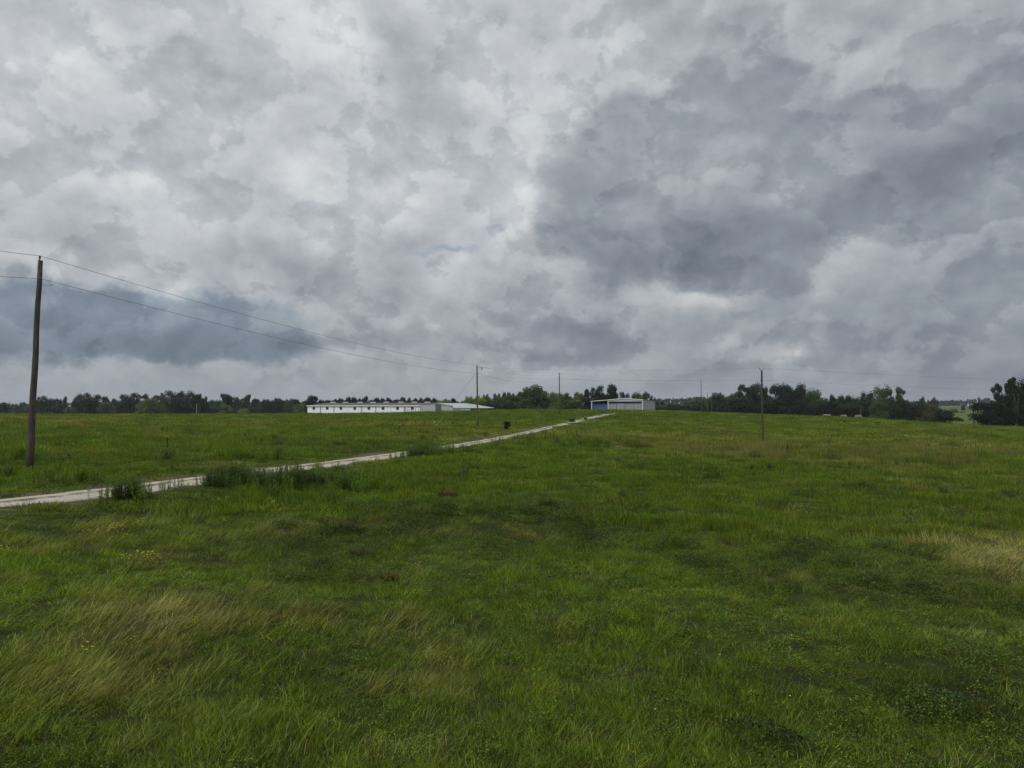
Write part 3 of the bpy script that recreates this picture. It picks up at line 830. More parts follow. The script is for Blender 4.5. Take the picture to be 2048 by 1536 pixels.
def vegetation():
    bins = {k: [] for k in ('grass_tuft', 'lying_grass_tuft', 'meadow_patch', 'far_meadow_patch', 'weed_clump', 'tall_weed_clump', 'vine_patch', 'low_herb')}

    def add(key, x, y, rd, tint, smin, smax, hz=1.0, free=True, zmul=None):
        n = len(x)
        if n == 0: return
        s = rng.uniform(smin, smax, n)
        hs = s * hz if zmul is None else s * hz * zmul
        rz = rng.uniform(0, 6.283, n) if free else WIND + rng.normal(0, 0.35, n) + 1.3 * fbm(x / 2.5, y / 2.5, 95, 2)
        rot = np.column_stack([rng.normal(0, 0.06, n), rng.normal(0, 0.06, n), rz])
        bins[key].append((place(x, y, rd), rot, np.column_stack([s, s, hs]), jitter(tint)))

    for (r0, r1, dens, key, smin, smax) in ((4, 13, 32, 'grass_tuft', 0.8, 1.3), (13, 26, 19, 'grass_tuft', 0.9, 1.5), (26, 48, 3.8, 'meadow_patch', 0.8, 1.3),
                                            (48, 100, 1.7, 'meadow_patch', 1.0, 1.7), (100, 190, 0.42, 'far_meadow_patch', 0.7, 1.2), (190, 420, 0.14, 'far_meadow_patch', 1.1, 1.8)):
        x, y, rd = fan(r0, r1, dens)
        c, dry, dark, weed = cover(x, y)
        edge = 0.80 + 0.35 * rng.uniform(0, 1, len(x)) + 0.4 * vnoise(x / 1.1, y / 1.1, 121) + (0.35 if key != 'grass_tuft' else 0)
        keep = (np.abs(rd) > edge) & (rng.uniform(0, 1, len(x)) > dark * 0.35)
        x, y, rd, c, dry, dark = x[keep], y[keep], rd[keep], c[keep], dry[keep], dark[keep]
        if key == 'grass_tuft':          # small bare hollows between the tussocks
            hole = (vnoise(x / 0.75, y / 0.75, 111) + 0.6 * vnoise(x / 2.3, y / 2.3, 113)) > 0.50
            x, y, rd, c, dry, dark = x[~hole], y[~hole], rd[~hole], c[~hole], dry[~hole], dark[~hole]
        hm = 0.45 + 1.15 * sstep(-0.4, 0.45, fbm(x / 1.7, y / 1.7, 91, 3))
        hm *= np.where(np.abs(rd) < 4.0, 0.55, 1.0)
        if key == 'grass_tuft':
            ly = rng.uniform(0, 1, len(x)) < np.clip(dry * np.where(x < -0.6, 0.8, 0.15) + 0.01 + 0.9 * blobs_at(x, y, STRAW, 0.15), 0, 0.85)
            add(key, x[~ly], y[~ly], rd[~ly], c[~ly], smin, smax, zmul=hm[~ly])
            add('lying_grass_tuft', x[ly], y[ly], rd[ly], c[ly], smin * 0.9, smax * 0.95, free=False)
        else:
            add(key, x, y, rd, c, smin, smax, zmul=hm * (1 + 0.4 * (dry > 0.5)) * (1 + 1.2 * np.clip(blobs_at(x, y, TALLTAN, 0.12), 0, 1)))
    # upright weeds, in their stands and here and there
    for (r0, r1, dens, key, sm) in ((5, 30, 4.0, 'weed_clump', (0.45, 0.8)), (22, 110, 1.3, 'tall_weed_clump', (0.5, 0.85)), (22, 60, 6.0, 'tall_weed_clump', (0.45, 0.80))):
        x, y, rd = fan(r0, r1, dens)
        c, dry, dark, weed = cover(x, y)
        p = np.clip(weed * (0.5 + 1.2 * fbm(x / 2.0, y / 2.0, 33, 3)), 0, 1) + 0.002
        # a hedge of weeds follows the near shoulder of the road
        sh = (rd < -1.4) & (rd > -4.0) & (y > 23)
        p = p + np.where(sh, 0.10 * np.clip(0.2 + 1.6 * fbm(x / 4.0, y / 4.0, 35, 2), 0, 1), 0) + np.where((rd < -1.4) & (rd > -5) & (y > 22), np.clip(blobs_at(x, y, HEDGE, 0.03) * 1.4, 0, 1), 0)
        k = (rng.uniform(0, 1, len(x)) < p) & (np.abs(rd) > 1.45)
        tint = np.where((weed[k] > 0.5)[:, None] & (y[k] > 20)[:, None], C_DARK * 1.2, C_LUSH * 0.75) * (1 + 0.3 * fbm(x[k] / 3, y[k] / 3, 71, 2))[:, None]
        add(key, x[k], y[k], rd[k], tint, *sm)
    x, y, rd = fan(20, 60, 9.0)
    hb = blobs_at(x, y, HEDGE, 0.03)
    k = (rng.uniform(0, 1, len(x)) < np.clip(hb * 1.6 - 0.3, 0, 1)) & (rd < -1.3) & (rd > -3.6)
    add('tall_weed_clump', x[k], y[k], rd[k], np.tile(C_DARK * 1.25, (k.sum(), 1)), 0.65, 1.0)
    x, y, rd = fan(28, 210, 0.035)
    c, dry, dark, weed = cover(x, y)
    k = (np.abs(rd) > 2.5) & (rng.uniform(0, 1, len(x)) < 0.35 + 1.3 * vnoise(x / 14.0, y / 7.0, 131))
    add('tall_weed_clump', x[k], y[k], rd[k], np.tile(C_DARK * 0.95, (k.sum(), 1)), 0.9, 1.6, hz=0.42)
    # creeping vines and broad-leaved herbs
    x, y, rd = fan(6, 60, 4.2)
    c, dry, dark, weed = cover(x, y)
    bl = blobs_at(x, y, DARKV, 0.15)
    k = (rng.uniform(0, 1, len(x)) < np.clip(bl * (0.7 + 1.4 * fbm(x / 1.8, y / 1.8, 37, 3)), 0, 1)) & (np.abs(rd) > 2.2)
    tint = np.array([0.054, 0.080, 0.011])[None] * (1 + 0.6 * fbm(x[k] / 1.5, y[k] / 1.5, 73, 2))[:, None]
    add('vine_patch', x[k], y[k], rd[k], tint, 0.6, 1.15)
    x, y, rd = fan(5, 34, 15.0)
    right = sstep(-2, 6, x)
    k = (rng.uniform(0, 1, len(x)) < np.clip(0.15 + 0.5 * right + 1.2 * fbm(x / 1.5, y / 1.5, 39, 3), 0, 1) * 0.9 + 0.06) & (np.abs(rd) > 1.6)
    tint = np.where((rng.uniform(0, 1, k.sum()) < 0.10)[:, None], np.array([0.16, 0.20, 0.025]), C_MID * 0.9)
    add('low_herb', x[k], y[k], rd[k], tint, 0.5, 1.15)
    names = {
        'grass_tuft': ('grass', 'short tufted green grass of the near pasture'),
        'lying_grass_tuft': ('flattened_grass', 'long half-dry grass combed over by the wind'),
        'meadow_patch': ('meadow_grass', 'middle-distance pasture grass'),
        'far_meadow_patch': ('far_grass', 'distant pasture grass up to the tree line'),
        'weed_clump': ('weeds', 'bright upright leafy weeds among the near grass'),
        'tall_weed_clump': ('tall_weeds', 'dark green tall weeds lining the track'),
        'vine_patch': ('brambles', 'low dark brambles creeping over the grass'),
        'low_herb': ('herbs', 'small broad-leaved herbs between grass tufts'),
    }
    for key, lst in bins.items():
        P, Rt, S, T = [np.concatenate(z) for z in zip(*lst)]
        print(key, len(P))
        scatter(names[key][0], key, P, Rt, S, T, names[key][1])


vegetation()

# ------------------------------------------------------------------ trees
def crown_cards(kind, seed, n=3600, leaf=0.034):
    """leaf clumps spread over irregular lobes; fills a unit box (x, y in +-0.5, z in 0..1)"""
    g = np.random.default_rng(seed)
    lobes = []
    if kind == 'oak':          # broad dome, foliage almost to the ground
        for k in range(26):
            a = g.uniform(0, 6.28); t = g.uniform(0.12, 0.86)
            R = 0.36 * math.sin(math.pi * min(1, 0.30 + 0.62 * t)) ** 0.6
            lobes.append((R * math.cos(a), R * math.sin(a), t, g.uniform(0.11, 0.19)))
        lobes += [(0, 0, 0.5, 0.30), (0, 0, 0.25, 0.30), (0.1, 0, 0.7, 0.2)]
    elif kind == 'spread':     # clear trunk, big open umbrella
        for k in range(26):
            a = g.uniform(0, 6.28); t = g.uniform(0.36, 0.88)
            R = 0.38 * math.sqrt(max(0.02, 1 - ((t - 0.5) / 0.45) ** 2)) * g.uniform(0.6, 1.0)
            lobes.append((R * math.cos(a), R * math.sin(a), t, g.uniform(0.08, 0.14)))
    elif kind == 'pine':       # tall, narrow, broken puffs
        for k in range(20):
            a = g.uniform(0, 6.28); t = g.uniform(0.45, 0.86)
            R = 0.32 * g.uniform(0.35, 1.0) * (0.35 + 0.75 * t)
            lobes.append((R * math.cos(a), R * math.sin(a), t, g.uniform(0.10, 0.16)))
        lobes += [(0, 0, 0.80, 0.19), (0, 0, 0.62, 0.20), (0, 0, 0.40, 0.16)]
        for k in range(6):
            a = g.uniform(0, 6.28); lobes.append((0.18 * math.cos(a), 0.18 * math.sin(a), g.uniform(0.05, 0.40), 0.13))
    elif kind == 'open':       # tall open-crowned tree made of separate masses with sky between
        for k in range(22):
            a = g.uniform(0, 6.28); t = g.uniform(0.25, 0.93)
            R = 0.40 * g.uniform(0.35, 1.0) * (1.1 - 0.55 * t)
            lobes.append((R * math.cos(a), R * math.sin(a), t, g.uniform(0.06, 0.11)))
    else:                      # round shrub to the ground
        for k in range(18):
            a = g.uniform(0, 6.28); t = g.uniform(0.05, 0.82)
            R = 0.36 * math.sqrt(max(0.05, 1 - (max(t, 0.25) - 0.25) ** 2 / 0.42))
            lobes.append((R * math.cos(a), R * math.sin(a), t, g.uniform(0.12, 0.19)))
        lobes.append((0, 0, 0.4, 0.33))
    lobes = np.array(lobes)
    w = lobes[:, 3] ** 2; pick = g.choice(len(lobes), n, p=w / w.sum())
    d = g.normal(size=(n, 3)); d /= np.linalg.norm(d, axis=1)[:, None]
    rad = lobes[pick, 3] * g.uniform(0.25, 1.12, n) * (1 + 0.35 * vnoise(d[:, 0] * 3 + pick * 7, d[:, 2] * 3 + d[:, 1] * 2, seed))
    c = lobes[pick, :3] + d * rad[:, None] * np.array([1, 1, 0.85])
    c[:, 2] = np.clip(c[:, 2], 0.0, 1.0); c[:, :2] = np.clip(c[:, :2], -0.52, 0.52)
    sz = leaf * g.uniform(0.6, 1.5, n)
    v, f = leaves(c, d + 0.7 * g.normal(size=(n, 3)), sz, g, 0.75)
    lob_t = g.uniform(0.0, 1.0, len(lobes))[pick] * 0.45 + g.uniform(0, 0.55, n)
    return v, f, np.repeat(lob_t, 4), lobes


def crown_mesh(name, kind, seed, n=3600, leaf=0.034):
    v, f, bt, lobes = crown_cards(kind, seed, n, leaf)
    me = np_mesh(name, v, f); set_attr(me, 'bt', 'FLOAT', 'POINT', bt); me.materials.append(M_CROWN)
    return me, lobes


def trunk_mesh(kind, seed, lobes):
    g = random.Random(seed); mb = MB()
    fork = {'oak': 0.3, 'spread': 0.28, 'pine': 0.85, 'open': 0.35, 'round': 0.2}[kind]
    tx, ty = g.uniform(-.03, .03), g.uniform(-.03, .03)
    r0 = 0.022 if kind != 'pine' else 0.018
    mb.tube([(0, 0, -0.06), (0.3 * tx, 0.3 * ty, fork * 0.5), (tx, ty, fork)], [r0 * 1.3, r0, r0 * (0.8 if kind != 'pine' else 0.35)], 7)
    for lb in sorted(lobes.tolist(), key=lambda q: -q[2])[:14 if kind != 'round' else 6]:
        z0 = fork * g.uniform(0.75, 0.98) if kind != 'pine' else max(0.1, lb[2] - 0.06)
        z0 = min(z0, fork * 0.98)
        k = z0 / fork
        mx, my = (tx * k + lb[0]) / 2 + g.uniform(-.03, .03), (ty * k + lb[1]) / 2 + g.uniform(-.03, .03)
        mb.tube([(tx * k, ty * k, z0), (mx, my, (z0 + lb[2]) / 2), (lb[0], lb[1], lb[2])], [r0 * 0.5, r0 * 0.3, r0 * 0.1], 5)
    me = bpy.data.meshes.new('trunk'); me.from_pydata([tuple(map(float, p)) for p in mb.v], [], mb.f); me.materials.append(M_BARK)
    return me


TREES = {}
for kd, cnt, n_, lf in (('oak', 4, 9000, 0.036), ('spread', 3, 7500, 0.032), ('pine', 4, 5500, 0.044), ('open', 3, 9000, 0.028), ('round', 4, 6500, 0.044)):
    TREES[kd] = []
    for k in range(cnt):
        cm, lb = crown_mesh('crown', kd, 300 + 13 * k + len(kd), n_, lf)
        TREES[kd].append((cm, trunk_mesh(kd, k, lb)))

TINT = {'dark': (0.024, 0.040, 0.014), 'black': (0.015, 0.027, 0.010), 'mid': (0.056, 0.094, 0.020), 'olive': (0.105, 0.140, 0.028), 'bright': (0.150, 0.225, 0.022),
        'brown': (0.070, 0.074, 0.034), 'grey': (0.085, 0.105, 0.052), 'blue': (0.026, 0.042, 0.020)}
_n = 0


def tree(px, w, top, Y, kind, tint, label, group, base=None, cat='tree', name=None):
    """a tree at depth Y in the column px; its crown is w px wide and reaches the line top"""
    global _n
    _n += 1
    x, y = at(px, Y)
    z = float(zfun(np.array([x]), np.array([y]))[0]) if base is None else HC - (base - 812) * Y / F
    ztop = HC + ray(px, top)[2] * Y
    H, Wd = (ztop - z) * 1.08, w * (1.30 if kind == 'pine' else 1.22) * Y / F
    nm = name or ('oak_tree' if 'great round oak' in label else None) or {'pine': 'pine_tree', 'oak': 'oak_tree', 'round': 'small_tree', 'spread': 'oak_tree', 'open': 'tall_tree'}[kind]
    e = empty(nm, (x, y, z - 0.1), label, cat, group, rz=(_n * 2.399) % 6.283)
    cm, tm = TREES[kind][_n % len(TREES[kind])]
    for nm2, me in (('crown', cm), ('trunk', tm)):
        o = obj(nm2, me, None, e); o.scale = (Wd, Wd, H)
        if nm2 == 'crown': o.color = TINT[tint] + (1,)
    return e


def woods(name, spans, Y0, Y1, step, kinds, tint, label, n=2200, leaf=0.05, seed=5):
    """a far-off wood reading as one mass; spans = (px, top line) pairs"""
    g = np.random.default_rng(seed)
    V, Fc, B = [], [], []; o = 0
    px = spans[0][0]
    src = [crown_cards(k, 700 + i, n, leaf)[:3] for i, k in enumerate(kinds * 2)]
    while px < spans[-1][0]:
        Y = g.uniform(Y0, Y1)
        top = np.interp(px, [q[0] for q in spans], [q[1] for q in spans]) + g.uniform(-1.0, 2.5)
        x, y = at(px, Y); z = float(zbase(x, y)); H = HC + ray(px, top)[2] * Y - z; W = step * g.uniform(1.5, 2.6) * Y / F
        v, f, b = src[g.integers(len(src))]
        a = g.uniform(0, 6.28); ca, sa = math.cos(a), math.sin(a)
        q = np.column_stack([(v[:, 0] * ca - v[:, 1] * sa) * W + x, (v[:, 0] * sa + v[:, 1] * ca) * W + y, v[:, 2] * H + z])
        V.append(q); Fc.append(f + o); B.append(np.clip(b * 0.7 + g.uniform(0, 0.3), 0, 1)); o += len(v)
        px += step * g.uniform(0.5, 1.0)
    me = np_mesh(name, np.concatenate(V), np.concatenate(Fc)); set_attr(me, 'bt', 'FLOAT', 'POINT', np.concatenate(B)); me.materials.append(M_CROWN)
    ob = obj(name, me); ob.color = TINT[tint] + (1,)
    return tag(ob, label, kind='stuff')


GL, GB, GH, GR, GF = 'trees of the left tree line', 'trees behind the barn', 'trees around the hangar', 'trees of the right-hand wood', 'trees on the far hill'
LEFT = [
    (6, 20, 803, 470, 'round', 'dark', 'low dark tree cut by the left edge of the photo'),
    (85, 24, 791.5, 430, 'oak', 'dark', 'dark tree just right of the near utility pole'),
    (112, 36, 796, 430, 'round', 'dark', 'low wide dark tree between the near pole tree and the bare grey shrub'),
    (130, 10, 793, 520, 'pine', 'blue', 'small lone pine tip poking above the left tree line'),
    (141, 20, 812, 425, 'round', 'grey', 'bare greyish shrub before the left tree line'),
    (161, 24, 788, 440, 'oak', 'dark', 'left half of the twin-domed dark tree'),
    (186, 34, 787.5, 435, 'oak', 'black', 'right and larger half of the twin-domed dark tree'),
    (212, 20, 793, 500, 'pine', 'blue', 'pine behind the pale olive tree'),
    (213, 30, 801.5, 425, 'round', 'grey', 'pale olive round tree beside the twin-domed dark tree'),
    (229, 18, 797, 500, 'oak', 'blue', 'low dark tree between pale olive tree and tall dark grove'),
    (257, 36, 787, 440, 'oak', 'black', 'tall blackish tree at the left end of the dark grove'),
    (285, 28, 787, 460, 'spread', 'dark', 'thin-topped tree behind the bright olive tree'),
    (300, 42, 794.5, 425, 'round', 'olive', 'yellowish green round tree in front of the dark grove'),
    (318, 28, 786, 470, 'spread', 'brown', 'brownish crowned tree right of the yellowish green tree'),
    (349, 36, 783, 440, 'oak', 'dark', 'tall dark tree left of the highest one in the left line'),
    (373, 36, 781, 445, 'oak', 'black', 'highest dark tree of the left tree line'),
    (393, 20, 789, 445, 'pine', 'dark', 'narrow dark tree behind the small grey pole'),
    (406, 20, 795, 450, 'oak', 'dark', 'lower dark tree right of the small grey pole'),
    (411, 9, 793, 520, 'pine', 'blue', 'thin pine tip right of the highest left tree'),
    (428, 26, 799, 480, 'oak', 'mid', 'mid green tree between the small grey pole and the flat-topped pine'),
    (455, 26, 788.5, 450, 'pine', 'black', 'flat-topped dark pine above the small olive tree'),
    (454, 26, 808.5, 415, 'round', 'olive', 'small round olive tree under the flat-topped pine'),
    (478, 26, 795, 480, 'oak', 'blue', 'bluish tree right of the flat-topped pine'),
    (488, 19, 815.5, 410, 'round', 'bright', 'smallest bright green bush of the left tree line'),
    (494, 14, 790, 470, 'pine', 'dark', 'tall pine standing above the smallest bright bush'),
    (511, 22, 797, 480, 'pine', 'blue', 'rounded pine left of the wide dark tree'),
    (530, 20, 798.5, 490, 'pine', 'blue', 'pine peeping over the left shoulder of the wide dark tree'),
    (546, 38, 800, 430, 'oak', 'black', 'wide low dark tree left of the barn'),
    (560, 20, 797, 500, 'pine', 'blue', 'pine above the right shoulder of the wide dark tree'),
    (577, 20, 797, 490, 'oak', 'mid', 'greyish green tree between the wide dark tree and the barn'),
    (593, 18, 798, 500, 'pine', 'dark', 'pine second from the left corner of the barn'),
    (603, 26, 804, 420, 'round', 'olive', 'olive tree touching the left corner of the barn'),
]
for t in LEFT: tree(*t, GL)
BARNT = [
    (624, 25, 791.5, 330, 'oak', 'black', 'dark round-headed tree rising over the left end of the barn roof'),
    (641, 14, 799, 380, 'pine', 'dark', 'low pine over the gap between first and second barn window'),
    (654, 14, 800, 380, 'pine', 'blue', 'lowest pine top over the second barn window'),
    (672, 15, 798, 380, 'pine', 'dark', 'pine over the first roof vent of the barn'),
    (685, 16, 797.5, 380, 'pine', 'dark', 'pine over the third barn window'),
    (698, 13, 793, 370, 'pine', 'black', 'left one of the two tallest pines behind the barn'),
    (709, 13, 794, 375, 'pine', 'black', 'pine over the fourth barn window'),
    (719, 10, 796, 385, 'pine', 'blue', 'thin pine over the third roof vent of the barn'),
    (729.5, 14, 793, 370, 'pine', 'black', 'right one of the two tallest pines behind the barn'),
    (743, 14, 799, 385, 'pine', 'dark', 'pine over the fourth roof vent of the barn'),
    (752, 13, 795, 375, 'pine', 'dark', 'pine between the fourth and fifth roof vents'),
    (766, 15, 796, 380, 'pine', 'dark', 'pine over the sixth barn window'),
    (779, 15, 796, 380, 'pine', 'dark', 'pine right of the fifth roof vent'),
    (794, 15, 798, 385, 'pine', 'blue', 'pine over the seventh barn window'),
    (807, 14, 794, 375, 'pine', 'mid', 'greener pine right of the sixth roof vent'),
    (818, 10, 795, 380, 'pine', 'dark', 'narrow pine between the sixth and seventh roof vents'),
    (829, 15, 797, 385, 'pine', 'dark', 'pine over the seventh roof vent of the barn'),
    (841, 11, 795, 385, 'pine', 'dark', 'narrow pine above the right end of the white wall'),
    (854, 18, 794.5, 380, 'pine', 'dark', 'wide pine over the last roof vent'),
    (870, 15, 796, 380, 'pine', 'dark', 'pine left of the low yellow-green tree behind the grey shed'),
    (886, 28, 798, 330, 'round', 'bright', 'low yellow-green tree behind the grey shed roof'),
    (892, 12, 797, 390, 'pine', 'blue', 'pine just right of the low yellow-green tree'),
    (907, 14, 796, 370, 'pine', 'black', 'last dark pine before the gap in the tree line'),
    (921, 22, 799, 420, 'round', 'dark', 'dark low tree at the right side of the gap'),
    (938, 16, 793, 330, 'oak', 'bright', 'yellow-green tree left of the middle utility pole'),
    (960, 24, 791.5, 335, 'oak', 'bright', 'largest yellow-green tree, right behind the middle utility pole'),
    (948, 16, 796, 340, 'round', 'olive', 'olive tree between the two yellow-green ones'),
    (969, 8, 789.5, 400, 'pine', 'dark', 'first small pine tip right of the middle pole'),
    (975, 8, 789, 400, 'pine', 'dark', 'second small pine tip right of the middle pole'),
    (990, 10, 786.5, 400, 'pine', 'dark', 'leftmost of the five pines above the green grove'),
    (998, 10, 787, 400, 'pine', 'dark', 'second of the five pines above the green grove'),
    (1007.5, 12, 784.8, 400, 'pine', 'dark', 'middle and tallest of the five pines above the green grove'),
    (1017.5, 12, 785.2, 400, 'pine', 'dark', 'fourth of the five pines above the green grove'),
    (1026, 10, 786.5, 400, 'pine', 'dark', 'rightmost of the five pines above the green grove'),
    (984, 32, 793.5, 340, 'oak', 'mid', 'left tree of the green grove left of the great oak'),
    (1005, 34, 789.5, 345, 'oak', 'mid', 'middle tree of the green grove left of the great oak'),
    (1027, 34, 790, 345, 'oak', 'mid', 'right tree of the green grove left of the great oak'),
    (1043, 26, 799, 320, 'round', 'mid', 'low round tree at the left foot of the great oak'),
    (1049, 26, 778, 325, 'spread', 'mid', 'left shoulder tree joined to the great oak'),
    (1074, 58, 763.5, 325, 'round', 'mid', 'great round oak standing highest between middle pole and hangar'),
]
for t in BARNT: tree(*t, GB)
HANG = [
    (1112, 34, 785.5, 330, 'oak', 'olive', 'broad light green tree behind the slim pole near the hangar'),
    (1132, 24, 785.5, 340, 'oak', 'mid', 'green tree right of the slim pole'),
    (1108, 22, 805, 300, 'round', 'olive', 'low light bush at the foot of the slim pole'),
    (1155, 26, 784.5, 345, 'spread', 'olive', 'pale green open tree between slim pole and hangar pines'),
    (1148, 30, 798, 320, 'round', 'mid', 'low green tree below the pale open tree'),
    (1174, 18, 778, 335, 'pine', 'black', 'lowest and leftmost of the three dark hangar pines'),
    (1194, 28, 772.5, 335, 'oak', 'black', 'middle one of the three dark hangar pines'),
    (1222, 32, 769, 338, 'pine', 'black', 'tallest dark pine right above the hangar'),
    (1205, 50, 788, 345, 'oak', 'black', 'wide blackish tree filling the space under the hangar pines'),
    (1180, 40, 795, 330, 'round', 'black', 'dark low tree left behind the blue panel'),
    (1249, 22, 785, 372, 'oak', 'black', 'dark tree over the ridge of the hangar'),
    (1274, 22, 783.5, 375, 'oak', 'mid', 'left green tree over the hangar side wall'),
    (1291, 18, 785, 375, 'oak', 'mid', 'right green tree over the hangar side wall'),
    (1305, 14, 791, 385, 'spread', 'brown', 'brownish small tree over the far corner of the hangar'),
    (1318, 24, 802, 380, 'round', 'black', 'dark tree at the right corner of the hangar'),
    (1348, 30, 804, 370, 'round', 'dark', 'low dark bush tree between hangar and slim brown pole'),
    (1388, 44, 797.5, 370, 'round', 'mid', 'wide green tree behind the slim brown pole'),
    (1413, 24, 795, 380, 'oak', 'mid', 'green tree behind the two short poles'),
]
for t in HANG: tree(*t, GH)
RIGHT = [
    (1437, 34, 787, 350, 'oak', 'dark', 'dark tree at the left end of the right-hand wood'),
    (1441, 10, 785.5, 420, 'pine', 'mid', 'thin treetop over the left end of the right-hand wood'),
    (1463, 20, 787.5, 345, 'pine', 'mid', 'pointed green tree before the tall oaks'),
    (1490, 44, 770, 330, 'spread', 'dark', 'first tall oak, left of the V-topped pole'),
    (1511, 36, 768.5, 335, 'oak', 'dark', 'tall oak directly behind the V-topped pole'),
    (1533, 24, 772.5, 340, 'spread', 'dark', 'thinner oak just right of the V-topped pole'),
    (1560, 42, 769.5, 330, 'oak', 'dark', 'middle tall oak of the right-hand wood'),
    (1588, 44, 768, 328, 'oak', 'black', 'highest oak of the right-hand wood'),
    (1601, 26, 772, 340, 'spread', 'grey', 'grey-topped tree at the right shoulder of the highest oak'),
    (1628, 46, 778, 325, 'oak', 'mid', 'domed green tree above the hay bales'),
    (1545, 50, 796, 310, 'round', 'black', 'dark undergrowth tree right of the V-topped pole foot'),
    (1480, 50, 796, 315, 'round', 'black', 'dark undergrowth tree left of the V-topped pole foot'),
    (1600, 50, 797, 305, 'round', 'black', 'dark low tree left of the hay bales'),
    (1650, 50, 800, 300, 'oak', 'black', 'dark low tree behind the left hay bale'),
    (1667, 16, 791, 370, 'pine', 'black', 'first small dark pine right of the domed green tree'),
    (1684, 17, 790, 365, 'pine', 'black', 'second small dark pine right of the domed green tree'),
    (1698, 15, 790.5, 365, 'pine', 'black', 'third small dark pine right of the domed green tree'),
    (1712, 20, 792, 360, 'oak', 'black', 'low dark tree above the right hay bale'),
    (1735, 26, 785, 340, 'oak', 'black', 'dark tree left of the pair of lighter trees'),
    (1690, 60, 802, 300, 'oak', 'dark', 'dark low tree behind the middle hay bale'),
    (1725, 56, 800, 295, 'round', 'dark', 'round dark tree behind the short grey pole'),
    (1763, 34, 771, 285, 'oak', 'mid', 'left and leafier of the pair of lighter trees'),
    (1793, 42, 774, 285, 'open', 'mid', 'right and more open of the pair of lighter trees'),
    (1755, 36, 803, 275, 'round', 'mid', 'low green skirt tree at the foot of the lighter pair'),
    (1790, 46, 800, 280, 'oak', 'dark', 'dark tree under the open one of the pair'),
    (1825, 44, 801, 280, 'oak', 'dark', 'dark tree right of the pair of lighter trees'),
    (1848, 20, 792.5, 300, 'spread', 'brown', 'taller brownish tree near the end of the right-hand wood'),
    (1866, 22, 796, 305, 'spread', 'brown', 'brownish open tree at the end of the right-hand wood'),
    (1856, 46, 806, 275, 'round', 'brown', 'brownish green low tree near the end of the wood'),
    (1884, 34, 813.5, 255, 'round', 'black', 'last black round tree at the end of the right-hand wood'),
]
for t in RIGHT: tree(*t, GR)
tree(1975, 58, 803, 205, 'oak', 'black', 'low dark spreading tree on a short leaning trunk at the right', 'trees at the right edge')
tree(2002, 42, 767, 212, 'open', 'dark', 'tall open tree with rounded clumps at the right edge', 'trees at the right edge')
tree(2032, 54, 759, 205, 'open', 'dark', 'tallest dark tree partly cut by the right edge', 'trees at the right edge')
tree(2066, 60, 758, 208, 'oak', 'black', 'dark tree cut by the right edge of the photo', 'trees at the right edge')
tree(2025, 66, 790, 210, 'oak', 'black', 'dense low tree filling under the tall right-edge trees', 'trees at the right edge')
FARH = [(1868, 10, 799, 'pine'), (1878, 9, 801, 'oak'), (1887, 10, 800, 'oak'), (1896, 12, 801, 'oak'), (1905, 12, 799.5, 'oak'), (1917, 12, 800, 'oak'), (1928, 10, 801, 'oak'),
        (1938, 13, 798, 'spread'), (1948, 8, 797, 'spread'), (1958, 8, 794.5, 'pine'), (1966, 9, 798, 'oak'), (1974, 13, 796, 'oak'), (1984, 12, 800, 'oak')]
FLAB = ['tree at the very left end of the row on the far hill', 'second hill tree, low and round', 'third tree of the far hilltop row', 'fourth hill tree, wide and flat', 'highest of the joined left hill trees',
        'broad tree in the middle of the far hill row', 'low hill tree before the leaning crown', 'leaning wide crown left of the lollipop tree', 'lollipop tree standing free on the far hilltop',
        'slender tallest tree of the far hill row', 'small tree between slender one and last pair', 'left tree of the last pair on the far hill', 'right tree of the last pair on the far hill']
for (p, w, tp, k), lb in zip(FARH, FLAB): tree(p, w, tp, 1290, k, 'blue', lb, GF, base=813)
tree(1908, 14, 817, 900, 'round', 'blue', 'dark bush tree on the far field, left of the tall thin one', GF)
tree(1925, 11, 810, 900, 'pine', 'blue', 'tall thin tree in the middle of the far field', GF)
tree(1912, 11, 832.5, 330, 'round', 'dark', 'left one of two small round trees beyond the right crest', GF, base=843)
tree(1921, 8, 835.5, 330, 'round', 'dark', 'right and smaller of two round trees beyond the crest', GF, base=843)

woods('far_woods', [(-140, 806), (0, 804), (60, 803), (140, 800), (260, 799), (400, 799), (560, 800), (640, 799), (900, 799), (985, 796), (1120, 798)], 560, 700, 12, ['oak', 'pine', 'round'], 'blue', 'bluish woodland behind the left tree line')
woods('pine_wood', [(612, 800), (700, 798), (900, 798), (920, 803), (940, 800), (1060, 792)], 400, 430, 8, ['oak', 'pine'], 'dark', 'dark pine wood behind the white barn', seed=21)
woods('undergrowth', [(60, 813), (200, 812), (300, 812), (420, 811), (520, 811), (615, 812)], 455, 480, 12, ['round', 'oak'], 'dark', 'shaded undergrowth along the foot of the left tree line')
woods('ridge_forest', [(1290, 799), (1320, 796), (1360, 794), (1400, 791.5), (1440, 792), (1500, 790), (1600, 792), (1760, 797), (1860, 801)], 900, 1050, 9, ['oak', 'round', 'pine'], 'blue', 'wooded ridge beyond the hangar', seed=8)
woods('ridge_forest', [(1290, 808), (1400, 804), (1500, 804), (1700, 806)], 700, 800, 10, ['oak', 'round'], 'dark', 'lower slope of the wooded ridge', seed=9)
woods('undergrowth', [(1310, 813), (1380, 808), (1440, 803), (1600, 803), (1700, 806), (1760, 808), (1870, 812)], 320, 345, 15, ['round', 'oak'], 'black', 'dark undergrowth of the right-hand wood', seed=10)
woods('undergrowth', [(920, 806), (1000, 803), (1060, 803), (1130, 804), (1200, 802), (1320, 806)], 350, 380, 14, ['round', 'oak'], 'mid', 'bushy undergrowth between middle pole and hangar', seed=11)
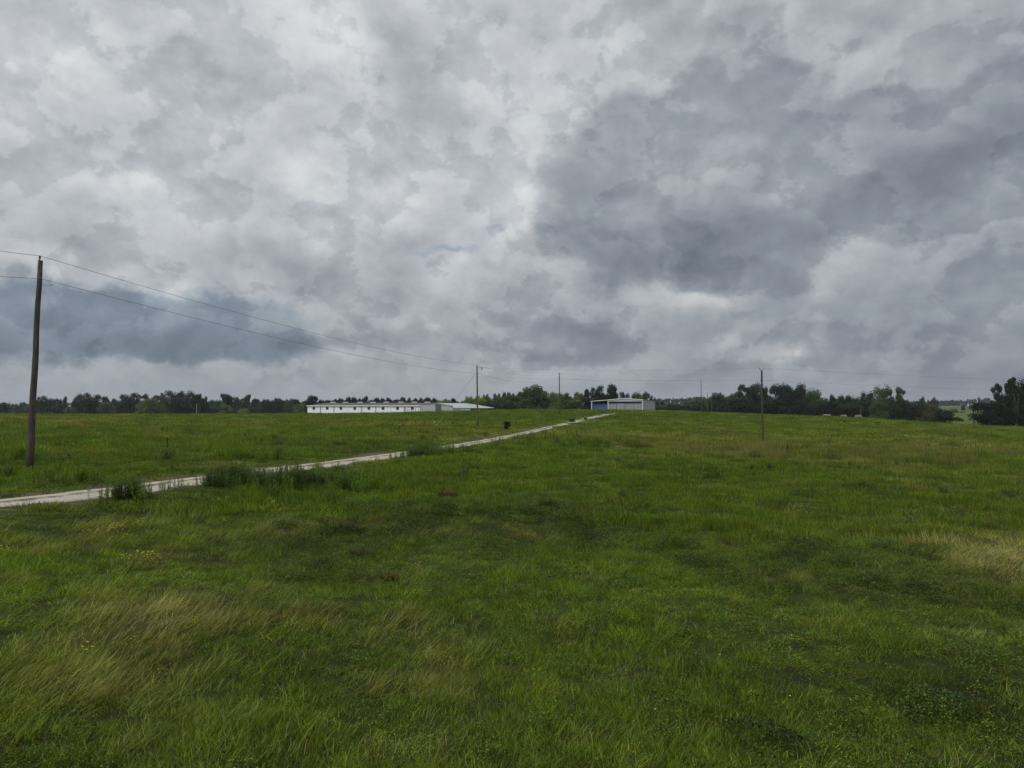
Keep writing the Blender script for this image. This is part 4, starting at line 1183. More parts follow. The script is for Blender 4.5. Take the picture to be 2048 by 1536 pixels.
woods('far_woods', [(1960, 800), (2100, 800), (2300, 800)], 1290, 1400, 9, ['oak', 'round'], 'blue', 'far hilltop wood behind the right-edge trees', seed=12)

# ------------------------------------------------------------------ buildings
M_WHITE = plain('white_sheet_metal', (0.82, 0.83, 0.84), 0.45, nscale=0.6, namp=0.10, stretch=(1, 1, 0.3))
M_TRIMW = plain('white_trim', (0.84, 0.84, 0.84), 0.5, namp=0.06)
M_RUST = plain('rusty_steel', (0.22, 0.115, 0.06), 0.8, nscale=3, namp=0.5)
M_ROOFB = plain('weathered_roof_metal', (0.080, 0.070, 0.062), 0.85, nscale=0.5, namp=0.35, stretch=(0.4, 1, 1), col2=(0.12, 0.11, 0.105), spec=0.1)
M_GREYM = plain('grey_sheet_metal', (0.45, 0.47, 0.48), 0.55, metal=0.2, nscale=0.5, namp=0.12, stretch=(2, 2, 0.2))
M_DOOR = plain('ribbed_door_metal', (0.32, 0.335, 0.33), 0.6, metal=0.2, nscale=0.8, namp=0.3, stretch=(3, 3, 0.2))
M_GALV = plain('galvanised_roof', (0.42, 0.44, 0.45), 0.5, metal=0.3, nscale=0.4, namp=0.2)
M_BLUE = plain('blue_sheet_metal', (0.050, 0.115, 0.235), 0.5, nscale=0.6, namp=0.12)
M_DARK = plain('dark_interior', (0.02, 0.02, 0.022), 0.8, namp=0.2)
M_GLASS = plain('dark_window_glass', (0.030, 0.033, 0.036), 0.12, namp=0.2, spec=0.5)
M_WOOD = plain('weathered_pole_wood', (0.105, 0.092, 0.072), 0.95, nscale=5, stretch=(6, 6, 0.35), col2=(0.030, 0.024, 0.017), spec=0.1, bump=0.5)
M_WOOD2 = plain('grey_pole_wood', (0.13, 0.112, 0.09), 0.95, nscale=5, stretch=(6, 6, 0.35), col2=(0.06, 0.05, 0.04), spec=0.1, bump=0.5)
M_STEEL = plain('dull_steel', (0.14, 0.145, 0.15), 0.5, metal=0.6, namp=0.2)
M_WIRE = plain('aluminium_wire', (0.075, 0.08, 0.085), 0.6, metal=0.3, namp=0.1)
M_PORC = plain('brown_porcelain', (0.07, 0.05, 0.045), 0.25, namp=0.1)
M_TPOST = plain('dark_green_steel', (0.010, 0.012, 0.010), 0.9, namp=0.3, spec=0.05)
M_BLACK = plain('black_enamel', (0.006, 0.006, 0.007), 0.8, namp=0.2, spec=0.08)
M_TIP = plain('white_post_tip', (0.34, 0.34, 0.31), 0.6, namp=0.1)
M_YEL = plain('yellow_plastic', (0.42, 0.36, 0.03), 0.5, namp=0.1)


def local(P0, P1):
    d = np.subtract(P1, P0); L = math.hypot(*d[:2])
    return L, math.atan2(d[1], d[0])


def barn():
    PL = np.array([(615.2 - 1024) / F * 250.8, 250.8]); u = np.array([36.3, -11.7]); u /= np.linalg.norm(u)
    nrm = np.array([0.307, 0.952])
    # right corner: along u until px 840
    t = 0
    while (PL + u * t)[0] / (PL + u * t)[1] * F + 1024 < 840.5: t += 0.02
    Lw, rz = t, math.atan2(u[1], u[0])
    z0 = HC - 3.6
    e = empty('white_barn', (PL[0], PL[1], z0), 'long white metal barn with a row of eight dark windows', 'barn', rz=rz)
    H = HC + 0.05 - z0; D = 24.0; R = HC + 1.02 - z0
    xs = []
    for px in (627.8, 654.7, 682, 709.7, 737.8, 766.2, 795.3, 824.9):
        k = 0
        while (PL + u * k)[0] / (PL + u * k)[1] * F + 1024 < px: k += 0.02
        xs.append(k)
    wz0, wz1, hw = H - 1.36, H - 0.36, 0.52
    m = MB()                                            # ribbed walls with real window openings
    edges = [0.0]
    for x in xs: edges += [x - hw, x + hw]
    edges.append(Lw)
    for i in range(0, len(edges), 2):
        m.box(((edges[i] + edges[i + 1]) / 2, 0.1, H / 2), (edges[i + 1] - edges[i], 0.2, H))
    for x in xs:
        m.box((x, 0.1, wz0 / 2), (2 * hw - 0.004, 0.19, wz0)); m.box((x, 0.1, (wz1 + H) / 2), (2 * hw - 0.004, 0.19, H - wz1))
    for i in range(int(Lw / 0.9)):                       # standing ribs
        xx = 0.45 + i * 0.9
        if min(abs(xx - q) for q in xs) > hw + 0.08: m.box((xx, -0.012, H / 2), (0.05, 0.03, H - 0.02))
    m.prism([(0, 0.2, 0), (0, D - 0.2, 0), (0, D - 0.2, H), (0, D / 2, R), (0, 0.2, H)], (0.2, 0, 0))
    m.prism([(Lw - 0.2, 0.2, 0), (Lw - 0.2, D - 0.2, 0), (Lw - 0.2, D - 0.2, H), (Lw - 0.2, D / 2, R), (Lw - 0.2, 0.2, H)], (0.2, 0, 0))
    m.box((Lw / 2, D - 0.1, H / 2), (Lw, 0.2, H))
    m.build('wall', M_WHITE, e)
    m = MB()
    m.prism([(-0.3, -0.35, H + 0.01), (-0.3, D / 2, R + 0.04), (-0.3, D / 2, R + 0.12), (-0.3, -0.35, H + 0.09)], (Lw + 0.6, 0, 0))
    m.prism([(-0.3, D / 2 + 0.004, R + 0.04), (-0.3, D + 0.35, H + 0.01), (-0.3, D + 0.35, H + 0.09), (-0.3, D / 2 + 0.004, R + 0.12)], (Lw + 0.6, 0, 0))
    rf = m.build('roof', M_ROOFB, e)
    m = MB().box((Lw / 2, -0.39, H + 0.02), (Lw + 0.6, 0.07, 0.22)); m.build('eave_trim', M_TRIMW, e)
    for px in (666.3, 691.4, 720.3, 746.4, 772.9, 801.9, 828.9, 855):
        k = 0; c = PL + nrm * 12
        while (c + u * k)[0] / (c + u * k)[1] * F + 1024 < px and k < 80: k += 0.02
        if k > Lw - 1: continue
        MB().box((k, D / 2, R + 0.26), (1.9, 0.7, 0.18)).prism([(k - 1.0, D / 2 - 0.45, R + 0.352), (k - 1.0, D / 2 + 0.45, R + 0.352), (k - 1.0, D / 2, R + 0.42)], (2.0, 0, 0)).build('roof_vent', M_TRIMW, e)
    for x in xs:
        w = MB()
        for (cx, cz, sx, sz) in ((x - hw + .03, (wz0 + wz1) / 2, .06, wz1 - wz0), (x + hw - .03, (wz0 + wz1) / 2, .06, wz1 - wz0), (x, wz0 + .03, 2 * hw - .125, .06), (x, wz1 - .03, 2 * hw - .125, .06), (x, (wz0 + wz1) / 2, 2 * hw - .125, .035)):
            w.box((cx, 0.05, cz), (sx, 0.14, sz))
        wi = w.build('window', M_STEEL, e)
        MB().box((x, 0.10, (wz0 + wz1) / 2), (2 * hw - 0.12, 0.02, wz1 - wz0 - 0.12)).build('pane', M_GLASS, wi)
    # rusty columns and downpipes between the bays
    for i in range(len(xs)):
        x = (xs[i] + xs[i + 1]) / 2 if i < 7 else Lw - 0.1
        rusty = i in (0, 1, 3, 4, 6)
        MB().box((x, -0.10, H / 2 - 0.05), (0.14 if rusty else 0.10, 0.12, H - 0.12)).build('downpipe', M_RUST if i in (0, 3) else M_STEEL if rusty else M_TRIMW, e)
    MB().box((Lw / 4, -0.03, 0.70), (Lw / 2 - 0.4, 0.03, 0.12)).build('base_rail', M_RUST, e)
    return


barn()


def P3(px, py, Y):
    d = ray(px, py)
    return (d[0] * Y, Y, HC + d[2] * Y)


def sheds():
    # grey shed: gable end faces the field
    Y = 236.5
    c = P3(873, 822, Y); e = empty('grey_shed', (c[0], Y, HC - 3.0), 'grey metal shed with a low gable joined to the right end of the white barn', 'shed')
    o = np.array([c[0], Y, HC - 3.0])
    front = [np.subtract(P3(841.3, 840, Y), o), np.subtract(P3(841.3, 808.0, Y), o), np.subtract(P3(871, 806.6, Y), o), np.subtract(P3(906, 812.2, Y), o), np.subtract(P3(906, 840, Y), o)]
    m = MB().prism([tuple(p) for p in front], (-1.7, 16, 0))
    for k in range(13):
        x = front[0][0] + 0.5 + k * 0.82
        top = np.interp(x, [p[0] for p in front[1:4]], [p[2] for p in front[1:4]])
        m.box((x, -0.02, top / 2 - 0.9), (0.05, 0.04, top + 1.7))
    m.build('wall', M_GREYM, e)
    up = np.array([0, 0, 0.012]); r = MB()
    for a, b in ((front[1], front[2]), (front[2], front[3])):
        d = np.array([-1.7, 16.2, 0])
        lo = [a + up + np.array([0, -0.25, 0]), b + up + np.array([0, -0.25, 0])]
        r.prism([tuple(lo[0]), tuple(lo[1]), tuple(lo[1] + d), tuple(lo[0] + d)], (0, 0, 0.10))
    r.build('roof', M_GALV, e)
    x = P3(876.5, 815, Y)[0] - o[0]
    MB().box((x - 0.9, -0.06, 1.6), (0.08, 0.06, 3.6)).box((x + 0.9, -0.06, 1.6), (0.08, 0.06, 3.6)).box((x, -0.06, 3.44), (1.9, 0.06, 0.08)).box((x, -0.035, 1.6), (1.72, 0.05, 3.5)).build('door', M_STEEL, e)
    # low-roofed shed
    Y = 252.0
    c = P3(940, 818, Y); e = empty('low_shed', (c[0], Y, HC - 2.6), 'low shed with a ribbed pale hipped roof behind the middle utility pole', 'shed')
    o = np.array([c[0], Y, HC - 2.6]); L = lambda px, py, YY: tuple(np.subtract(P3(px, py, YY), o))
    E0, E1 = L(880, 816.0, Y), L(975, 816.6, Y); R0, R1 = L(872, 806.8, 266), L(932, 806.8, 266); B0, B1 = (E0[0], 28, E0[2]), (E1[0] + 2, 28, E1[2])
    r = MB()
    r.prism([E0, E1, R1, R0], (0, 0, 0.1)).prism([tuple(np.add(R0, (0, .01, 0))), tuple(np.add(R1, (0, .01, 0))), B1, B0], (0, 0, 0.1)).prism([tuple(np.add(E1, (.01, 0, 0))), B1, tuple(np.add(R1, (.01, 0, 0)))], (0, 0, 0.1))
    for k in range(1, 22):
        t = k / 22
        a = np.add(E0, (np.subtract(E1, E0)) * t) + np.array([0, 0, 0.12]); b = np.add(R0, (np.subtract(R1, R0)) * t) + np.array([0, 0, 0.12])
        r.tube([tuple(a), tuple(b)], 0.045, 4)
    r.build('roof', M_GALV, e)
    x0, x1, x2 = L(907, 818, Y)[0], L(941, 818, Y)[0], L(974, 818, Y)[0]
    m = MB().box(((x0 + x1) / 2, 0.6, 0.8), (x1 - x0, 0.2, 2.1))
    m.box((x0 - 2.1, 0.9, 0.8), (4.0, 0.2, 2.05)); m.build('wall', M_WHITE, e)
    MB().box(((x1 + x2) / 2, 0.9, 0.7), (x2 - x1 - 0.1, 0.2, 2.0)).build('wall', M_RUST, e)  # rust-brown panel stands in for the shade of the open bay


sheds()


def hangar():
    Rr = np.array([51.4, 280.0]); u = np.array([-0.962, 0.273]); s = np.array([0.273, 0.962])
    z0 = HC - 2.6
    e = empty('hangar', (Rr[0], Rr[1], z0), 'grey metal hangar with sliding doors, low gable and a blue-walled lean-to', 'hangar', rz=math.atan2(-u[1], -u[0]))
    # local frame: -x runs left along the front, +y runs back
    He, Ha, Hl = 2.6 + 2.38, 2.6 + 3.0, 2.6 + 1.83; W, D, WL = 13.6, 62.0, 20.3
    m = MB()
    m.prism([(-W, 0, He - 0.62), (0, 0, He - 0.62), (0, 0, He), (-W / 2, 0, Ha), (-W, 0, He)], (0, 0.15, 0))          # gable panel above the doors
    for k in range(26):
        x = -0.35 - k * 0.52
        top = np.interp(x, [-W, -W / 2, 0], [He, Ha, He])
        m.box((x, -0.015, (He - 0.6 + top) / 2), (0.05, 0.03, top - He + 0.58))
    m.box((-0.09, D / 2 + 0.15, He / 2), (0.16, D, He - 0.02))
    for k in range(70): m.box((0.005, 0.6 + k * 0.88, He / 2), (0.04, 0.05, He - 0.1))
    m.box((-W / 2, D, He / 2), (W, 0.16, He)).box((-W + 0.09, D / 2 + 0.2, He / 2), (0.16, D - 0.4, He - 0.05))
    m.build('wall', M_GREYM, e)
    r = MB()
    r.prism([(0.25, -0.25, He + 0.02), (-W / 2, -0.25, Ha + 0.02), (-W / 2, -0.25, Ha + 0.12), (0.25, -0.25, He + 0.12)], (0, D + 0.5, 0))
    r.prism([(-W / 2 - 0.004, -0.25, Ha + 0.02), (-W, -0.25, He + 0.03), (-W, -0.25, He + 0.13), (-W / 2 - 0.004, -0.25, Ha + 0.12)], (0, D + 0.5, 0))
    r.prism([(-W - 0.004, -0.3, He + 0.0), (-WL - 0.3, -0.3, Hl), (-WL - 0.3, -0.3, Hl + 0.12), (-W - 0.004, -0.3, He + 0.12)], (0, 24, 0))
    r.build('roof', M_GALV, e)
    for i in range(4):
        x0 = -0.25 - i * 3.32
        d = MB().box((x0 - 1.62, 0.45 + 0.09 * (i % 2), 1.86), (3.26, 0.07, 3.72))
        for k in range(8): d.box((x0 - 0.22 - k * 0.4, 0.40 + 0.09 * (i % 2), 1.86), (0.09, 0.04, 3.7))
        sd_ = d.build('sliding_door', M_DOOR, e)
        MB().box((x0 - 0.02, 0.36, 1.86), (0.16, 0.05, 3.7)).box((x0 - 1.62, 0.37, 3.69), (3.2, 0.05, 0.12)).build('door_gap_strip', M_STEEL, sd_)  # dark steel strips stand in for the shaded gaps between door panels
    MB().box((-WL / 2 - W / 2, 1.3, 1.75), (WL - W - 0.2, 0.12, 3.5)).build('blue_wall', M_BLUE, e)['label'] = 'blue sheet-metal wall under the lean-to roof'
    for x in (-0.02, -W, -WL + 0.1): MB().box((x, -0.06, (He if x > -14 else Hl) / 2), (0.20, 0.12, (He if x > -14 else Hl) - 0.03)).build('corner_post', M_TRIMW, e)
    MB().box((-WL + 0.1, 12, Hl / 2), (0.16, 23, Hl - 0.1)).build('side_wall', M_GREYM, e)
    MB().prism([(0.26, -0.29, He - 0.06), (-W / 2, -0.29, Ha - 0.06), (-W / 2, -0.29, Ha + 0.14), (0.26, -0.29, He + 0.14)], (0, 0.036, 0)).prism([(-W / 2 - .004, -0.29, Ha - 0.06), (-W, -0.29, He - 0.05), (-WL - 0.3, -0.33, Hl - 0.05), (-WL - 0.3, -0.33, Hl + 0.13), (-W, -0.29, He + 0.14), (-W / 2 - .004, -0.29, Ha + 0.14)], (0, 0.02, 0)).build('fascia', M_TRIMW, e)
    MB().box((-(W + WL) / 2, 23.2, Hl / 2), (WL - W - .4, 0.16, Hl - 0.2)).build('rear_wall', M_DARK, e)


hangar()

# ------------------------------------------------------------------ poles and wires
def zg(x, y):
    return float(zfun(np.array([float(x)]), np.array([float(y)]))[0])


def pole(px, Y, top_py, rb, rt, label, lean=(0, 0), mat=None, name='utility_pole', cat='utility pole', topx=None):
    x, y = at(px, Y); z = zg(x, y)
    tx = P3(topx if topx else px, top_py, Y)
    e = empty(name, (x, y, z), label, cat, 'utility poles' if name == 'utility_pole' else None)
    T = Vector((tx[0] - x, 0, tx[2] - z))
    n = 9; pts = [(T.x * k / n + 0.02 * math.sin(k * 1.7) * (Y < 60), 0.0, -0.4 if k == 0 else T.z * k / n) for k in range(n + 1)]
    MB().tube(pts, [rb + (rt - rb) * k / n for k in range(n + 1)], 14).build('shaft', mat or M_WOOD, e, smooth=True)
    return e, Vector((x, y, z)), T


def insulator(e, p, h=0.22, r=0.06):
    MB().tube([p, (p[0], p[1], p[2] + h * .3), (p[0], p[1], p[2] + h * .32), (p[0], p[1], p[2] + h * .6), (p[0], p[1], p[2] + h * .62), (p[0], p[1], p[2] + h)], [r * .5, r * .5, r, r * .7, r * 1.0, r * .5], 10).build('insulator', M_PORC, e)


POLES = {}
e, B, T = pole(62, 34.8, 521, 0.160, 0.105, 'tall weathered utility pole nearest the camera, at the left', topx=80.5); POLES['a'] = (e, B, T)
MB().tube([(T.x + 0.02, -0.12, T.z - 0.35), (T.x + 0.06, -0.14, T.z + 0.05)], 0.03, 6).build('bracket', M_STEEL, e)
insulator(e, (T.x + 0.07, -0.14, T.z + 0.03), 0.18, 0.06)
insulator(e, (T.x + 0.12, -0.10, T.z - 0.98), 0.12, 0.045)
MB().tube([(T.x, 0, T.z - 1.2), (T.x + 0.5, 0.1, T.z - 1.22), (T.x + 0.62, 0.1, T.z - 1.15)], 0.008, 5).build('jumper_wire', M_WIRE, e)
e, B, T = pole(955.3, 113, 731.5, 0.155, 0.10, 'middle utility pole with a side switch and a guy wire', mat=M_WOOD2, topx=954); POLES['b'] = (e, B, T)
MB().tube([(T.x, 0, T.z - 0.28), (T.x + 0.45, 0, T.z - 0.33), (T.x + 0.85, 0, T.z - 0.30)], 0.035, 6).build('crossarm', M_STEEL, e)
MB().tube([(T.x + 0.72, 0, T.z - 0.22), (T.x + 0.82, 0, T.z - 0.55), (T.x + 0.66, 0, T.z - 0.78)], [0.05, 0.075, 0.04], 8).build('cutout_switch', M_PORC, e)
insulator(e, (T.x, 0, T.z), 0.16, 0.055); insulator(e, (T.x + 0.2, 0, T.z - 1.35), 0.12, 0.05); insulator(e, (T.x + 0.24, 0, T.z - 1.82), 0.12, 0.05)
e, B, T = pole(1119, 171, 745.5, 0.15, 0.095, 'slim utility pole standing left of the hangar', mat=M_WOOD, topx=1118.5); POLES['c'] = (e, B, T)
MB().tube([(T.x, 0, T.z - 0.2), (T.x + 0.75, 0, T.z - 0.35)], 0.035, 6).build('bracket', M_STEEL, e); insulator(e, (T.x + 0.72, 0, T.z - 0.34), 0.16, 0.06); insulator(e, (T.x + 0.25, 0, T.z - 1.3), 0.12, 0.05)
e, B, T = pole(1402, 262, 759.5, 0.15, 0.10, 'brown utility pole on the crest right of the hangar', mat=M_WOOD); POLES['d'] = (e, B, T)
insulator(e, (T.x - 0.2, 0, T.z - 0.1), 0.16, 0.06); insulator(e, (T.x - 0.25, 0, T.z - 1.1), 0.12, 0.06)
e, B, T = pole(1414.5, 300, 786.5, 0.11, 0.08, 'short thin pole just right of the brown crest pole', mat=M_WOOD2, base=None) if False else pole(1414.5, 300, 786.5, 0.11, 0.08, 'short thin pole just right of the brown crest pole', mat=M_WOOD2)
MB().box((T.x, 0, T.z + 0.02), (0.2, 0.2, 0.04)).build('cap', M_STEEL, e)
e, B, T = pole(1423.3, 300, 795.5, 0.11, 0.08, 'shortest pale pole, rightmost of the crest group', mat=M_WOOD2)
MB().box((T.x, 0, T.z + 0.02), (0.2, 0.2, 0.04)).build('cap', M_STEEL, e)
e, B, T = pole(1524.6, 97, 740.5, 0.150, 0.105, 'utility pole topped by a V of two insulators, in the right field', mat=M_WOOD, topx=1523.3); POLES['e'] = (e, B, T)
v = MB(); v.tube([(T.x - 0.26, 0, T.z + 0.16), (T.x - 0.12, 0, T.z - 0.02), (T.x, 0, T.z + 0.02), (T.x + 0.12, 0, T.z - 0.02), (T.x + 0.26, 0, T.z + 0.16)], 0.03, 6); v.build('bracket', M_STEEL, e)
for sx in (-1, 1): insulator(e, (T.x + sx * 0.26, 0, T.z + 0.14), 0.16, 0.06)
insulator(e, (T.x - 0.16, 0, T.z - 1.45), 0.12, 0.05)
MB().box((T.x + 0.0, -0.12, T.z - 0.9), (0.16, 0.02, 1.3)).build('ground_wire_guard', M_DARK, e)
e, B, T = pole(393.5, 400, 807.5, 0.13, 0.10, 'small pale pole before the left tree line', mat=M_TIP)
MB().tube([(T.x - 0.9, 0, T.z - 0.7), (T.x + 0.9, 0, T.z - 0.6)], 0.05, 5).build('crossarm', M_WOOD2, e)
e, B, T = pole(1720.5, 278, 811.0, 0.11, 0.09, 'short grey pole beside the right hay bale', mat=M_WOOD2)
MB().box((T.x, 0, T.z + 0.02), (0.2, 0.2, 0.04)).build('cap', M_STEEL, e)
e, B, T = pole(1946.8, 215, 809.0, 0.15, 0.11, 'dark pole left of the low spreading tree', mat=M_DARK)
MB().box((T.x, 0, T.z - 0.3), (0.5, 0.1, 0.08)).build('crossarm', M_WOOD, e)


def wire(a, b, sag, label, r=0.011, n=28):
    a, b = Vector(a), Vector(b)
    pts = [a.lerp(b, k / n) - Vector((0, 0, sag * 4 * (k / n) * (1 - k / n))) for k in range(n + 1)]
    m = MB().tube([tuple(p - a) for p in pts], r, 5)
    o = m.build('power_line', M_WIRE, None, tuple(a), smooth=True)
    return tag(o, label, 'power line', 'overhead power lines')


def top(k, dx=0, dz=0, dy=0):
    e, B, T = POLES[k]; return B + T + Vector((dx, dy, dz))


o1 = Vector(P3(-420, 430, 24)); o2 = Vector(P3(-420, 497, 24))
wire(top('a', .07, .20, -.14), P3(-380, 428, 24), 0.15, 'upper line leaving the near pole to the left edge', 0.010)
wire(top('a', .12, -.92, -.10), P3(-380, 505, 24), 0.15, 'lower line leaving the near pole to the left edge', 0.010)
wire(top('a', .07, .20, -.14), top('b', 0, .14), 0.85, 'upper line from the near pole to the middle pole', 0.010)
wire(top('a', .12, -.92, -.10), top('b', .2, -1.25), 0.80, 'lower line from the near pole to the middle pole', 0.010)
wire(top('b', 0, .14), top('c', .0, -0.25), 1.05, 'upper line from the middle pole to the slim pole', 0.010)
wire(top('b', .2, -1.25), top('c', 0, -1.3), 1.2, 'lower line from the middle pole to the slim pole', 0.010)
wire(top('b', .83, -.3), top('e', -.26, .28), 0.35, 'upper line from the middle pole to the V-topped pole', 0.007)
wire(top('b', .24, -1.72), top('e', -.16, -1.35), 0.30, 'lower line from the middle pole to the V-topped pole', 0.006)
wire(top('c', .72, -.2), top('d', -.2, 0), 1.0, 'upper line from the slim pole to the brown crest pole', 0.010)
wire(top('c', .25, -1.2), top('d', -.25, -1.0), 1.0, 'lower line from the slim pole to the brown crest pole', 0.010)
wire(top('e', .26, .28), P3(2130, 763, 97), 0.15, 'upper line from the V-topped pole to the right edge', 0.007)
wire(top('e', -.16, -1.35), P3(2130, 783, 97), 0.15, 'lower line from the V-topped pole to the right edge', 0.006)
# guy wire with its yellow guard
ga = top('b', -0.1, -1.0); gx, gy = at(869, 106); gb = Vector((gx, gy, zg(gx, gy)))
g = empty('guy_wire', tuple(gb), 'slanting guy wire with a yellow guard left of the middle pole', 'guy wire')
MB().tube([(0, 0, 0), tuple(ga - gb)], 0.012, 5).build('cable', M_WIRE, g)
MB().tube([tuple((ga - gb) * 0.02), tuple((ga - gb) * 0.19)], 0.022, 6).build('guard', M_YEL, g)

# ------------------------------------------------------------------ small things in the field
def tpost(px, py0, py1, Y, label, tip=True):
    x, y = at(px, Y); z = HC - (py1 - 812) * Y / F; zgd = zg(x, y); h = (py1 - py0) * Y / F
    e = empty('fence_post', (x, y, zgd), label, 'fence post', 'steel fence posts')
    MB().box((0, 0, h / 2), (0.045, 0.012, h + 0.3)).box((0, 0.016, h / 2), (0.012, 0.02, h + 0.3)).build('post', M_TPOST, e)
    if tip: MB().box((0, 0.004, h + 0.15 - 0.05), (0.05, 0.03, 0.09)).build('tip', M_TIP, e)


for a in [(336, 884, 908, 47, 'lone dark steel post with a pale tip, left of the track'),
          (798.5, 862, 881, 76, 'steel post nearest the track in the left field'),
          (871, 864, 878, 84, 'left post of the three beside the small shrub'), (879, 865, 878, 84, 'middle post of the three beside the small shrub'), (887, 863, 877, 85, 'right post of the three beside the small shrub'),
          (1091, 874, 892, 78, 'left one of three posts right of the track'), (1101, 876, 890, 79, 'middle one of three posts right of the track'), (1107.5, 874, 892, 78, 'right one of three posts right of the track'),
          (1134, 865, 877, 92, 'left rear steel post near the dark upright shrubs'), (1142, 864, 878, 92, 'middle rear steel post near the dark upright shrubs'), (1153, 867, 878, 92, 'right rear steel post near the dark upright shrubs')]:
    tpost(*a)
tpost(1363, 961, 976, 42, 'short thin stake standing alone in the open pasture', False)
for a in [(167, 830, 836, 190, 'left of three far posts below the twin-domed tree'), (180, 830, 836, 190, 'middle of three far posts below the twin-domed tree'), (187.5, 830, 836, 190, 'right of three far posts below the twin-domed tree')]:
    tpost(*a, False)

# dark cabinet on posts beside the track
x, y = at(1014, 104); z = zg(x, y); k = 104 / F
e = empty('utility_cabinet', (x, y, z), 'black upright utility cabinet on posts in the grass left of the track', 'utility cabinet')
MB().box((-1.3 * k, 0, 10.5 * k), (8.2 * k, 0.35, 15 * k)).build('cabinet', M_BLACK, e)
MB().box((4.3 * k, 0.02, 13 * k), (2.9 * k, 0.28, 10 * k)).build('side_box', M_BLACK, e)
MB().box((-1.3 * k, 0, 18.12 * k), (8.8 * k, 0.42, 0.2 * k)).build('lid', M_BLACK, e)
for sx in (-4.2 * k, 2.2 * k): MB().box((sx, 0, 1.2 * k), (0.07, 0.07, 3.4 * k)).build('leg', M_TPOST, e)
MB().box((-0.2 * k, -0.19, 10.5 * k), (0.03, 0.02, 1.2 * k)).build('handle', M_STEEL, e)
x, y = at(868.6, 118); z = zg(x, y)
e = empty('marker_post', (x, y, z), 'small white marker leaning in the grass of the left field', 'marker')
m = MB().tube([(0.0, 0, -0.2), (0.0, 0, 0.42)], 0.02, 6).build('stake', M_TPOST, e)
MB().tube([(0.06, 0, 0.34), (0.04, 0, 0.40), (-0.03, 0, 0.60), (-0.05, 0, 0.66)], [0.04, 0.11, 0.10, 0.03], 8).build('white_cap', M_TIP, e)

# paddock rail at the right end of the barn
x, y = at(822, 228); z = zg(x, y)
e = empty('paddock_fence', (x, y, z), 'broken rusty paddock fence before the right end of the white barn', 'fence')
k = 228 / F
for px, t in ((808.2, 815), (815.8, 818), (823.4, 818.5), (830.8, 816.5), (836.8, 818)):
    xx = (px - 822) * k; zt = HC - (t - 812) * k - z
    MB().box((xx, 0, zt / 2), (0.12, 0.12, zt + 0.2)).build('post', M_RUST, e)
MB().tube([(-13.8 * k, -0.08, HC - 3.6 * k - z), (-6 * k, -0.08, HC - 7.2 * k - z), (1.5 * k, -0.08, HC - 7.6 * k - z)], 0.05, 6).build('rail', M_RUST, e)
MB().tube([(-13.8 * k, -0.08, HC - 10 * k - z), (15 * k, -0.08, HC - 9.6 * k - z)], 0.035, 6).build('rail', M_STEEL, e)
x2 = at(825.1, 226); MB().box((0, 0, 0), (0.5, 0.3, 0.1)) ; b_ = MB().box((0, 0, 0.35), (0.45, 0.28, 0.7)).box((0, 0, 0.72), (0.5, 0.33, 0.05)).build('water_tank', M_TIP, None, (x2[0], x2[1], zg(*x2)))
tag(b_, 'small white tank below the eighth barn window', 'tank')

# hay bales
M_HAY = plain('hay', (0.20, 0.155, 0.115), 0.95, nscale=14, stretch=(1, 6, 6), namp=0.4, bump=0.8)
for px, w, tp, Y, rz, lb in ((1652.5, 14, 827.5, 268, 0.1, 'longest hay bale, leftmost of the three before the right-hand wood'), (1686.3, 11, 828.8, 268, 0.5, 'middle hay bale of the three before the right-hand wood'), (1716, 13, 829.0, 268, 1.3, 'right hay bale next to the short grey pole')):
    x, y = at(px, Y); h = 1.5; z = HC + ray(px, tp)[2] * Y - h - 0.15; L = w * Y / F
    bm = MB(); R_ = h / 2; n = 26
    ring = [(0.99 * R_ * math.cos(6.2832 * i / n) * (1.06 if i % 3 else 1.0), R_ * math.sin(6.2832 * i / n)) for i in range(n)]
    bm.tube([(-L / 2, 0, R_), (-L / 2 + 0.08, 0, R_), (0, 0, R_ - 0.02), (L / 2 - 0.08, 0, R_), (L / 2, 0, R_)], [R_ * 0.92, R_, R_ * 1.01, R_, R_ * 0.92], 22)
    o = bm.build('hay_bale', M_HAY, None, (x, y, z)); o.rotation_euler = (0, 0, rz * 0.3)
    tag(o, lb, 'hay bale', 'hay bales')

# separate shrubs in the field
SHR = [(869, 12, 868, 880, 'small dark shrub beside three posts in the left field'), (1158, 13, 876, 896, 'largest dark upright shrub behind the right-hand posts'), (1186, 8, 880, 892, 'slim shrub right of the largest upright one'),
       (1200, 9, 878, 894, 'middle shrub of the right trio'), (1214, 9, 882, 898, 'last shrub of the right trio'), (1128, 8, 882, 897, 'small shrub left of the largest upright one'), (1170.5, 6, 833.5, 840, 'tiny round bush at the edge of the track'),
       (1884, 7, 965, 977, 'lone dark weed clump in the right pasture'), (1098, 6, 897, 905, 'lowest dark weed below the right posts'), (1322, 6, 885, 896, 'lone small shrub left of the V-topped pole'), (1144, 12, 836, 844, 'brownish bush hiding the bend of the track')]
for px, w, t, b, lb in SHR:
    h_ = hit(px, b, fn=zbase)
    if h_ is None: continue
    Y = h_[1]
    tree(px, w, t, Y, 'round', 'mid' if 'brown' not in lb else 'brown', lb, 'shrubs in the pasture', cat='shrub', name='shrub')

# heaps of dead reddish stems
def dead(px, py, w, lb):
    h_ = hit(px, py, fn=zbase); x, y = h_; r = w * y / F / 2
    v, f, bt, bd = blades(260, r, 0.25 * r + 0.1, 0.9 * r + 0.25, 0.018, 1.05, None, segs=3, dryp=0, seed=int(px))
    me = np_mesh('dead_brush', v * np.array([1, 1, 1.15]), f); me.materials.append(M_DEAD)
    tag(obj('dead_brush', me, None, None, (x, y, zg(x, y))), lb, 'dead brush', 'heaps of dead brush')


